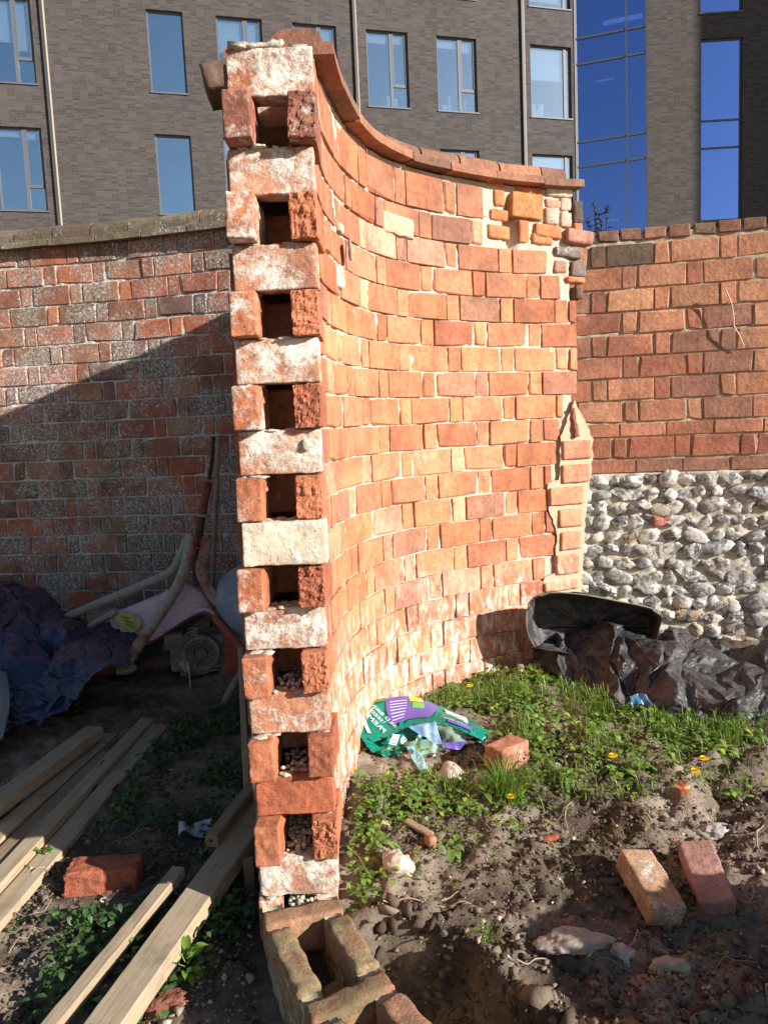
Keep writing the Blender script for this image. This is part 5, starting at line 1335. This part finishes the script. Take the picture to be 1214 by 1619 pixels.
# shaded front with bar code, the torn mouth, the photo flap and the twisted strip
GF = np.array([[at(x, y, Y)-kin for x, y, Y in r] for r in (
    [(562, 1162, 2.93), (592, 1173, 2.91), (622, 1163, 2.93), (645, 1151, 2.95), (665, 1148, 2.95)],
    [(572, 1172, 2.90), (600, 1184, 2.88), (628, 1178, 2.90), (646, 1174, 2.93), (668, 1170, 2.95)],
    [(590, 1186, 2.88), (612, 1197, 2.86), (634, 1192, 2.87), (652, 1188, 2.89), (672, 1182, 2.92)])])
facets('sack_front', GF, M_TEAL, sk, 3, 0.12, 0.004, 15, thick=0.001)
def quad4(name, pts, mat, n=8, cr=0.004, cs=20, seed=3):
    a, b, c, d = [np.array(at(*p))-kin for p in pts]
    return sheet(name, [[a+(b-a)*t for t in np.linspace(0, 1, 4)], [(a+d)/2+((b+c)/2-(a+d)/2)*t for t in np.linspace(0, 1, 4)], [d+(c-d)*t for t in np.linspace(0, 1, 4)]], n*2, n*2, mat, sk, cr, cs, seed, thick=0.001)
quad4('bar_code_label', [(621, 1160, 2.885), (632, 1162, 2.885), (626, 1179, 2.86), (614, 1176, 2.86)], M_WHT, 4, 0.0)
Vb, Fb = [], []
for k in range(8):
    a = np.array(at(617.5+k*0.2+1, 1163+k*1.75, 2.878-k*0.003))-kin; b = np.array(at(628+k*0.2-1, 1165.5+k*1.6, 2.878-k*0.003))-kin
    h = 0.0011 if k % 3 else 0.002; o_ = len(Vb); Vb += [tuple(a), tuple(b), tuple(b-np.array([0, 0, h])), tuple(a-np.array([0, 0, h]))]; Fb.append((o_, o_+1, o_+2, o_+3))
mk('bar_code', Vb, Fb, M_DARK, sk)
quad4('photo_flap', [(645, 1150, 2.92), (688, 1140, 2.92), (700, 1184, 2.86), (672, 1168, 2.88)], M_SKY, 10, 0.007, 16)
quad4('inner_fold', [(634, 1176, 2.89), (676, 1168, 2.87), (702, 1186, 2.83), (662, 1196, 2.83)], M_INS, 10, 0.008, 18, 5)
quad4('inner_fold', [(688, 1142, 2.93), (740, 1158, 2.88), (728, 1186, 2.87), (700, 1182, 2.88)], M_INS, 10, 0.010, 15, 7)
quad4('purple_inside', [(700, 1174, 2.85), (738, 1172, 2.84), (726, 1186, 2.83), (704, 1183, 2.83)], M_PUR, 6, 0.004)
quad4('twisted_strip', [(642, 1182, 2.84), (654, 1179, 2.84), (668, 1196, 2.80), (655, 1206, 2.79)], M_AQ, 6, 0.005); quad4('twisted_strip', [(655, 1206, 2.79), (668, 1196, 2.80), (678, 1218, 2.75), (666, 1224, 2.74)], M_AQ, 6, 0.004)

# ------------------------------------------------------------------ plants
def leaf_geo(c, d, L, Wd, droop, fold=0.25, n=4):
    """one pointed leaf: base c, direction d (unit), length L"""
    d = np.array(d); sd = np.cross(d, [0, 0, 1]); sd /= max(np.linalg.norm(sd), 1e-6); up = np.cross(sd, d)
    V = []; F = []
    for i in range(n+1):
        t = i/n; wv = Wd*math.sin(math.pi*min(1, 0.12+t*0.9))**0.8*(1-0.15*t)
        if i == n: wv = 0.001
        m = np.array(c)+d*L*t-np.array([0, 0, droop*L*t*t])
        V += [m-sd*wv/2+up*wv*fold, m, m+sd*wv/2+up*wv*fold]
    for i in range(n): b = i*3; F += [(b, b+1, b+4, b+3), (b+1, b+2, b+5, b+4)]
    return V, F
def plant(name, px, py, z, specs, label, cat='plant', stem=True, col=(0.10, 0.20, 0.035), group=None, xyz=None):
    p = onz(px, py, z) if xyz is None else np.array(xyz); g = gz_(p[0], p[1]) if xyz is None else xyz[2]
    root = empty(name, (p[0], p[1], g)); tag(root, label, cat, group)
    for (az, el, L, Wd, hh) in specs:
        a, e = math.radians(az), math.radians(el); d = np.array([math.cos(a)*math.cos(e), math.sin(a)*math.cos(e), math.sin(e)])
        base = np.array([0.004*math.cos(a), 0.004*math.sin(a), hh]); st = base+d*L*0.35
        V_, F_ = leaf_geo(st, d, L, Wd, 0.45); c = np.array(col)*R.uniform(0.8, 1.3)
        V3, F3 = tube([base, st], 0.0016, 4, False); o_ = len(V_)
        V_ = [tuple(v) for v in V_]+V3; F_ = F_+[tuple(q+o_ for q in f) for f in F3]
        mk('leaf', V_, F_, M_LEAF, root, smooth=True, col=np.tile(c, (len(V_), 1)))
    return root
rs = lambda n, L, Wd, el=(15, 65), hh=(0.0, 0.02): [(R.uniform(0, 360), R.uniform(*el), L*R.uniform(.6, 1.15), Wd*R.uniform(.7, 1.15), R.uniform(*hh)) for _ in range(n)]
plant('seedling', 296, 1540, 0.08, [(200, 35, .075, .036, .03), (150, 60, .06, .028, .04), (20, 40, .055, .03, .05), (80, 75, .06, .03, .05), (-30, 20, .045, .025, .02), (-80, 30, .04, .022, .02), (250, 10, .035, .02, .01), (50, 30, .05, .026, .035), (110, 50, .055, .026, .05), (300, 15, .04, .02, .01), (0, 60, .05, .024, .05)], 'bright leafy seedling growing beside the wide beam', col=(0.16, 0.30, 0.04))
plant('sowthistle', 770, 1178, 0.22, rs(7, 0.06, 0.035), 'light green jagged seedling between the sack and the squat brick', col=(0.15, 0.27, 0.04))
plant('weed', 772, 1532, 0.02, rs(12, 0.035, 0.018, (20, 80), (0, .07)), 'small mossy weed clinging to the trench edge right of the low wall', col=(0.12, 0.17, 0.04))
plant('weed', 345, 1400, 0.12, rs(9, 0.07, 0.035, (20, 70)), 'dark broad leaved weed growing beside the wide beam near the wall', col=(0.05, 0.11, 0.03))
plant('weed', 215, 1452, 0.12, rs(8, 0.045, 0.024, (20, 70)), 'small weed in the soil just left of the narrow batten', col=(0.08, 0.17, 0.03))
plant('weed', 70, 1362, 0.12, rs(6, 0.04, 0.022, (10, 60)), 'little pale weed at the right edge of the plank row', col=(0.13, 0.25, 0.04))
plant('weed', 783, 1035, 0.29, rs(9, 0.05, 0.028, (20, 80), (0, 0.08)), 'tall leafy weed growing where the curved wall meets the grass', col=(0.14, 0.28, 0.04))
# stems on the right wall and behind it
pts = [np.array(at(x, y, 3.93))+np.array([0, -0.012, 0]) for x, y in ((1144, 457), (1153, 478), (1157, 498), (1158, 516), (1166, 530), (1174, 549))]
V_, F_ = tube(catmull(pts, 4), 0.0035, 6); tag(mk('dead_stem', V_, F_, plain('bleached_stem', (0.55, 0.47, 0.36), 0.8), smooth=True), 'bleached dead creeper stem hanging on the right brick wall', 'stem')
M_TWIG = plain('dark_twig', (0.07, 0.05, 0.045), 0.8)
sb = empty('shrub', (1.12, 4.5, 2.2)); tag(sb, 'dark leafed shrub tips showing over the top of the right brick wall', 'shrub')
for (x0, x1, y1, h) in ((930, 927, 342, 0), (942, 938, 318, 0), (954, 957, 326, 0), (950, 947, 338, 0), (936, 941, 345, 0)):
    a, b = at(x0, 420, 4.5), at(x1, y1, 4.5); o0 = np.array([1.12, 4.5, 2.2])
    V_, F_ = tube(catmull([a-o0, (a+b)/2+np.array([0.012, 0, 0])-o0, b-o0], 4), 0.0035, 5); mk('twig', V_, F_, M_TWIG, sb)
    LV, LF = [], []
    for q in range(42):
        t = R.uniform(0.35, 1.0); c = a+(b-a)*t-o0+np.array([0.012*math.sin(t*3), 0, 0]); v_, f_ = leaf_geo(c, np.array([R.gauss(0, 1), R.gauss(0, 1), R.uniform(-.3, 1)])*0.6, R.uniform(.018, .03), .014, .3, n=2)
        off = len(LV); LV += [tuple(k) for k in v_]; LF += [tuple(k+off for k in f) for f in f_]
    mk('foliage', LV, LF, M_LEAF, sb, col=np.tile(np.array([0.06, 0.045, 0.04]), (len(LV), 1)))
# dandelions
def dandelion(px, py, z, label, clock=False, stem_h=0.05, lean=(0, 0), r=0.017, closed=False):
    p = onz(px, py, z); x, y = p[0]-lean[0], p[1]-lean[1]; g = gz_(x, y); h = max(0.03, p[2]-g) if stem_h is None else stem_h
    root = empty('dandelion', (x, y, g)); tag(root, label, 'flower', 'dandelion clocks' if clock else 'yellow dandelions in the grass')
    V_, F_ = tube(catmull([(0, 0, 0), (lean[0]*0.4, lean[1]*0.4, h*0.6), (lean[0], lean[1], h)], 4), 0.0018, 5)
    mk('stem', V_, F_, M_LEAF, root, col=np.tile(np.array([0.28, 0.26, 0.12]), (len(V_), 1)))
    PV, PF = [], []; c = np.array([lean[0], lean[1], h])
    if clock:
        for k in range(240):
            d = np.array([R.gauss(0, 1), R.gauss(0, 1), R.gauss(0, 1)]); d /= np.linalg.norm(d); s_ = np.cross(d, [0.3, 0.2, 1]); s_ /= np.linalg.norm(s_)
            o_ = len(PV); PV += [tuple(c+d*0.005), tuple(c+d*r+s_*0.002), tuple(c+d*r-s_*0.002)]; PF.append((o_, o_+1, o_+2))
        mk('seed_head', PV, PF, M_PETAL, root, col=np.tile(np.array([0.62, 0.60, 0.52]), (len(PV), 1)))
    else:
        for ring in range(3):
            for k in range(22):
                a = 2*math.pi*(k+ring*0.33)/22; L = r*(1-0.27*ring); e = 0.15+0.45*ring
                d = np.array([math.cos(a)*math.cos(e), math.sin(a)*math.cos(e), math.sin(e)]); s_ = np.array([-math.sin(a), math.cos(a), 0])*0.0022
                o_ = len(PV); PV += [tuple(c-s_*.6), tuple(c+s_*.6), tuple(c+d*L+s_), tuple(c+d*L-s_)]; PF.append((o_, o_+1, o_+2, o_+3))
        mk('flower_head', PV, PF, M_PETAL, root, col=np.tile(np.array([0.85, 0.62, 0.02]), (len(PV), 1)))
dandelion(742, 1085, 0.33, 'yellow dandelion just above the middle of the green sack', stem_h=0.06)
dandelion(789, 1039, 0.36, 'yellow dandelion against the curved wall, farthest back', stem_h=0.07)
dandelion(968, 1189, 0.27, 'yellow dandelion in front of the black sheet, left of the other two', stem_h=0.05, r=0.019)
dandelion(1112, 1184, 0.27, 'yellow dandelion nearest the black sheet at the right', stem_h=0.05, r=0.02)
dandelion(1098, 1214, 0.24, 'yellow dandelion lowest at the right, at the edge of the grass', stem_h=0.04, r=0.02)
dandelion(808, 1268, 0.20, 'yellow dandelion in the grass tuft below the squat brick', stem_h=0.04, r=0.018)
dandelion(823, 1050, 0.42, 'white dandelion clock on a leaning stalk by the black sheet', True, 0.13, (0.10, -0.02), r=0.017)
dandelion(880, 1216, 0.22, 'fluffy dandelion clock low in the grass right of the squat brick', True, 0.03, (0, 0), r=0.021)
dandelion(905, 1092, 0.36, 'small closed dandelion head on a straight bare stalk in front of the sheet', True, 0.13, (-0.01, 0), r=0.006)
dandelion(800, 1052, 0.40, 'small spent dandelion head on a stalk left of the white clock', True, 0.11, (0.03, 0), r=0.009)
# orange oak leaf
p = onz(1080, 1254, 0.20); g = gz_(p[0], p[1]); LV = []; m_ = 22
for k in range(m_): a = 2*math.pi*k/m_; r_ = 0.020*(1+0.45*math.cos(5*a)); LV.append((r_*math.cos(a), r_*1.3*math.sin(a), 0.004*math.sin(3*a)))
LV.append((0, 0, 0.004)); o = mk('fallen_leaf', LV, [(k, (k+1) % m_, m_) for k in range(m_)], M_LEAF, col=np.tile(np.array([0.50, 0.16, 0.05]), (len(LV), 1)))
o.matrix_world = Matrix.Translation((p[0], p[1], g+0.02)) @ rot('X', 35) @ rot('Z', 20); tag(o, 'orange fallen oak leaf at the right edge of the grass', 'leaf')

# scattered growth: too many to count
def path_y(x):      # front face of the curved wall as y of x for the inside of the bend
    return np.interp(x, CP[200:, 0], CP[200:, 1]) if False else np.interp(x, [-0.185, -0.16, -0.115, -0.035, 0.065, 0.20, 0.42, 0.66, 0.90, 1.16], [2.55, 2.70, 2.93, 3.14, 3.30, 3.445, 3.60, 3.735, 3.835, 3.9])
def many_leaves(name, X, Y, L, Wd, col, el, hgts, mat=M_LEAF, droop=0.4, colvar=0.25):
    n = len(X); Z = hgt(X, Y)+hgts
    az = NR.uniform(0, 2*np.pi, n); e = NR.uniform(el[0], el[1], n)
    d = np.stack([np.cos(az)*np.cos(e), np.sin(az)*np.cos(e), np.sin(e)], -1); s = np.stack([-np.sin(az), np.cos(az), 0*az], -1)
    up = np.cross(s, d)*-1; up = np.where(up[:, 2:] < 0, -up, up)
    B = np.stack([X, Y, Z], -1); Lc = L[:, None]; Wc = Wd[:, None]
    dn = np.array([0, 0, -1.0])
    v0 = B; v1 = B+d*Lc*.35-s*Wc*.5+up*Wc*.15; v2 = B+d*Lc*.35+s*Wc*.5+up*Wc*.15; v3 = B+d*Lc*.5
    v4 = B+d*Lc*.75-s*Wc*.42+up*Wc*.1+dn*Lc*droop*.4; v5 = B+d*Lc*.75+s*Wc*.42+up*Wc*.1+dn*Lc*droop*.4; v6 = B+d*Lc+dn*Lc*droop
    V = np.stack([v0, v1, v2, v3, v4, v5, v6], 1).reshape(-1, 3); b = (np.arange(n)*7)[:, None]
    T = np.concatenate([b+np.array(t)[None] for t in ((0, 3, 1), (0, 2, 3), (1, 3, 4), (3, 2, 5), (4, 3, 6), (3, 5, 6))])
    cc = np.array(col)[None]*(1+NR.uniform(-colvar, colvar, (n, 1)))*(1+NR.uniform(-.12, .12, (n, 3)))
    yl = NR.random(n) < 0.06; cc[yl] = cc[yl]*np.array([2.2, 1.5, 1.0])
    o = fast(name, V, T, mat, col=np.repeat(cc, 7, 0)); o['kind'] = 'stuff'; return o
def many_blades(name, X, Y, H, col, lean=0.6, w_=0.0025):
    n = len(X); Z = hgt(X, Y)-0.004
    az = NR.uniform(0, 2*np.pi, n); ln = NR.uniform(0.1, lean, n); s = np.stack([-np.sin(az), np.cos(az), 0*az], -1)*w_*NR.uniform(.6, 1.4, (n, 1)); dd = np.stack([np.cos(az), np.sin(az), 0*az], -1)
    B = np.stack([X, Y, Z], -1); h = H[:, None]; u = np.array([0, 0, 1.0])
    m1 = B+dd*h*ln[:, None]*.25+u*h*.5; m2 = B+dd*h*ln[:, None]*.6+u*h*.85; tp = B+dd*h*ln[:, None]*1.15+u*h*(1.0-0.25*ln[:, None])
    V = np.stack([B-s*.5, B+s*.5, m1-s*.5, m1+s*.5, m2-s*.35, m2+s*.35, tp], 1).reshape(-1, 3); b = (np.arange(n)*7)[:, None]
    T = np.concatenate([b+np.array(t)[None] for t in ((0, 1, 3), (0, 3, 2), (2, 3, 5), (2, 5, 4), (4, 5, 6))])
    cc = np.array(col)[None]*(1+NR.uniform(-.3, .3, (n, 1)))*(1+NR.uniform(-.1, .1, (n, 3))); dry = NR.random(n) < 0.05; cc[dry] = np.array([0.32, 0.27, 0.13])
    o = fast(name, V, T, M_LEAF, col=np.repeat(cc, 7, 0)); o['kind'] = 'stuff'; return o
def scatter(n, x0, x1, y0, y1, prob):
    X = NR.uniform(x0, x1, n); Y = NR.uniform(y0, y1, n); k = NR.random(n) < prob(X, Y); return X[k], Y[k]
def edge_y(x): return np.interp(x, [-0.3, -0.17, 0.0, 0.18, 0.42, 0.66, 0.95, 1.2, 1.5, 2.2], [2.15, 2.16, 2.50, 2.58, 2.58, 2.72, 2.66, 2.70, 2.86, 2.95])
def p_right(X, Y):
    inside = (Y < path_y(X)-0.01) & (X > -0.155+0.0*X) & (Y < np.interp(X, SHX, SHY, left=9)+0.03)
    e = sst(-0.22, 0.12, Y-edge_y(X)+0.10*fbm(X*5, Y*5, 0, 3, 61))
    nosack = 1-((X > -0.17) & (X < 0.42) & (Y > 2.74) & (Y < 3.2))*0.93
    return nosack*inside*e*(0.22+0.78*sst(-0.15, 0.35, fbm(X*5.5, Y*5.5, 4, 4, 62)))
def clump(X, Y, seed, f=6): return sst(-0.15, 0.35, fbm(X*f, Y*f, seed, 3, seed))
X, Y = scatter(60000, -0.2, 2.2, 2.05, 4.0, lambda X, Y: p_right(X, Y)*(0.35+0.65*(1-clump(X, Y, 71))))
n = len(X); many_leaves('weeds', X, Y, NR.uniform(.014, .040, n), NR.uniform(.009, .023, n), (0.165, 0.275, 0.055), (0.0, 1.1), NR.uniform(0.0, 0.045, n)*(0.5+0.6*clump(X, Y, 73)))
X, Y = scatter(70000, -0.2, 2.2, 2.2, 4.0, lambda X, Y: p_right(X, Y)*clump(X, Y, 71)*sst(0.1, 0.6, X+0.3*(Y-2.2)))
n = len(X); many_blades('grass', X, Y, NR.uniform(.03, .085, n), (0.165, 0.27, 0.045))
X, Y = scatter(1500, -0.2, 2.2, 2.2, 3.9, lambda X, Y: p_right(X, Y)); n = len(X)
cx = X[:60]; cy = Y[:60]; k = 9
X = np.repeat(cx, k)+NR.normal(0, .006, len(cx)*k); Y = np.repeat(cy, k)+NR.normal(0, .006, len(cx)*k); n = len(X)
many_leaves('rosette_leaves', X, Y, NR.uniform(.04, .085, n), NR.uniform(.014, .028, n), (0.18, 0.30, 0.06), (0.2, 1.0), np.full(n, .01), droop=0.55)
X, Y = scatter(1400, -0.2, 2.2, 2.2, 3.9, p_right); n = len(X)
many_blades('dead_stalks', X, Y, NR.uniform(.03, .10, n), (0.34, 0.28, 0.15), 1.5, 0.0016)
# a tuft of longer grass by the squat brick
tx, ty = onz(800, 1262, 0.18)[:2]; n = 260; r_ = np.abs(NR.normal(0, 0.035, n)); a_ = NR.uniform(0, 6.28, n)
many_blades('grass_tuft', tx+r_*np.cos(a_), ty+r_*np.sin(a_), NR.uniform(.07, .15, n), (0.12, 0.23, 0.03), 1.6, 0.003)
# sparse growth on the bare soil
X, Y = scatter(5000, -0.15, 1.5, 1.75, 2.75, lambda X, Y: sst(0.2, 0.55, fbm(X*4, Y*4, 9, 3, 81))*(Y > np.interp(X, _lx, _ly)+0.08)*0.9)
n = len(X); many_leaves('small_weeds', X, Y, NR.uniform(.008, .022, n), NR.uniform(.005, .012, n), (0.12, 0.17, 0.045), (0.0, 0.9), NR.uniform(0, .015, n))
X, Y = scatter(4000, -0.15, 1.5, 1.8, 2.75, lambda X, Y: sst(0.25, 0.5, fbm(X*3.4, Y*3.4, 3, 3, 84))*(Y > np.interp(X, _lx, _ly)+0.08))
n = len(X); many_blades('dry_grass', X, Y, NR.uniform(.015, .04, n), (0.20, 0.20, 0.07), 1.8, 0.0018)
# left side, in the shade
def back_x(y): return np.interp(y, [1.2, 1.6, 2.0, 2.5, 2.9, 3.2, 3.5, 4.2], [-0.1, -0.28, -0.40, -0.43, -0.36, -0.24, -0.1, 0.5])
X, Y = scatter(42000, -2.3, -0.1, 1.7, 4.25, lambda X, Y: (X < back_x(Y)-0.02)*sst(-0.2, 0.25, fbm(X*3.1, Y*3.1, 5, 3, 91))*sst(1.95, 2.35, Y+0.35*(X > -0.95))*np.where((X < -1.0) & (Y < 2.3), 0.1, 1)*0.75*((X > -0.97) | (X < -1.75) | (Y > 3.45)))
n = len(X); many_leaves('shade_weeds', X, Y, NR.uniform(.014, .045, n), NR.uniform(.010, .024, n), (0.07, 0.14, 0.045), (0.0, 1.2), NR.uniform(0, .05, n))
X, Y = scatter(1500, -1.5, -0.4, 1.3, 2.2, lambda X, Y: sst(0.2, 0.5, fbm(X*5, Y*5, 2, 3, 95))*0.6)
n = len(X); many_leaves('small_weeds', X, Y, NR.uniform(.010, .026, n), NR.uniform(.006, .014, n), (0.10, 0.19, 0.04), (0.0, 1.0), NR.uniform(0, .02, n))

# gravel and clods
def pebbles(name, X, Y, S, cols, sink=0.35, mat=M_STONE, zoff=0.0):
    V0 = np.array([(1, 0, 0), (-1, 0, 0), (0, 1, 0), (0, -1, 0), (0, 0, 1), (0, 0, -1), (.7, .7, .5), (-.7, -.6, .6)], float)
    T0 = np.array([(0, 6, 4), (6, 2, 4), (0, 2, 6), (2, 1, 4), (1, 7, 4), (7, 3, 4), (1, 3, 7), (3, 0, 4), (2, 0, 5), (1, 2, 5), (3, 1, 5), (0, 3, 5)]); n = len(X); Z = hgt(X, Y)
    sc = S[:, None]*NR.uniform(.5, 1.3, (n, 3))*np.array([1, 1, .75]); a = NR.uniform(0, 6.28, n); c, s = np.cos(a)[:, None], np.sin(a)[:, None]
    P = (V0[None]+NR.uniform(-.32, .32, (n, len(V0), 3)))*sc[:, None, :]; x = P[..., 0]*c-P[..., 1]*s; y = P[..., 0]*s+P[..., 1]*c
    V = np.stack([x+X[:, None], y+Y[:, None], P[..., 2]+(Z+S*sink+zoff)[:, None]], -1).reshape(-1, 3)
    T = (T0[None]+(np.arange(n)*len(V0))[:, None, None]).reshape(-1, 3)
    cc = np.array(cols)[NR.randint(0, len(cols), n)]*NR.uniform(.7, 1.2, (n, 1))
    o = fast(name, V, T, mat, col=np.repeat(cc, len(V0), 0)); o['kind'] = 'stuff'; return o
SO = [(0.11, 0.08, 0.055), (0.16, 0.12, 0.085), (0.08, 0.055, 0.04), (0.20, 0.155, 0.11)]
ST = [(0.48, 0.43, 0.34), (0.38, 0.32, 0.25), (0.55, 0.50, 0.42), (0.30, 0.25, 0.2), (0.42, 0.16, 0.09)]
X, Y = scatter(44000, -1.6, 2.3, 1.15, 2.95, lambda X, Y: (0.25+0.75*sst(-.2, .4, fbm(X*4, Y*4, 6, 3, 101)))*((X > -0.1) | (X < back_x(Y)-0.03)))
n = len(X); pebbles('soil_clods', X, Y, 0.0022+NR.exponential(.0030, n).clip(0, .012), SO)
X, Y = scatter(3600, -1.6, 2.0, 1.2, 3.0, lambda X, Y: (0.2+0.8*sst(0, .4, fbm(X*3, Y*3, 7, 3, 104)))*((X > -0.1) | (X < back_x(Y)-0.03)))
n = len(X); pebbles('gravel', X, Y, 0.0015+NR.exponential(.0026, n).clip(0, .014), ST)
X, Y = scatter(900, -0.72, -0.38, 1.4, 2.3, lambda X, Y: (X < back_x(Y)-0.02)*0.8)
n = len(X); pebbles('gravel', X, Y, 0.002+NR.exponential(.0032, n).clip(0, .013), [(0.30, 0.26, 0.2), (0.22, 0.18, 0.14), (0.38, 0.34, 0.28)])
X, Y = scatter(9000, -1.6, 2.0, 1.2, 3.0, lambda X, Y: (0.1+0.9*sst(-.1, .3, fbm(X*6, Y*6, 17, 3, 114)))*((X > -0.1) | (X < back_x(Y)-0.03)))
n = len(X); pebbles('grit', X, Y, NR.uniform(.0012, .0034, n), ST[:4]+SO[3:])
X, Y = scatter(9000, -0.1, 1.3, 1.2, 2.2, lambda X, Y: sst(-0.05, 0.02, np.interp(X, _lx, _ly)-Y)*sst(0.35, 0.2, np.interp(X, _lx, _ly)-Y)*1.0)
n = len(X); pebbles('trench_clods', X, Y, 0.004+NR.exponential(.007, n).clip(0, .03), SO, 0.1)
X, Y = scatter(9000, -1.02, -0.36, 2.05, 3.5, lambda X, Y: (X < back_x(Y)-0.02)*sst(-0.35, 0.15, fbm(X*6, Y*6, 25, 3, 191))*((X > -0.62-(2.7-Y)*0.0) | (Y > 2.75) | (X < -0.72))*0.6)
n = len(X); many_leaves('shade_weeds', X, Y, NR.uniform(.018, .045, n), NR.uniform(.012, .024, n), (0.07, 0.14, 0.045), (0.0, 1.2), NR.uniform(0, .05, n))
# roots and straws
for k in range(70):
    x, y = R.uniform(-0.05, 1.4), R.uniform(1.55, 2.6)
    if k > 45: x, y = R.uniform(-1.3, -0.45), R.uniform(1.4, 2.7)
    a = R.uniform(0, 6.28); L = R.uniform(.03, .14); pts = []
    for q in range(5):
        pts.append((x, y, gz_(x, y)+0.006+R.uniform(0, .012))); a += R.uniform(-.6, .6); x += math.cos(a)*L/4; y += math.sin(a)*L/4
    V_, F_ = tube(catmull(pts, 3), R.uniform(.0008, .0022), 4)
    if k == 0: RV, RF = [], []
    o_ = len(RV); RV += V_; RF += [tuple(q+o_ for q in f) for f in F_]
o = mk('roots', RV, RF, plain('pale_root', (0.36, 0.28, 0.19), 0.9)); o['kind'] = 'stuff'
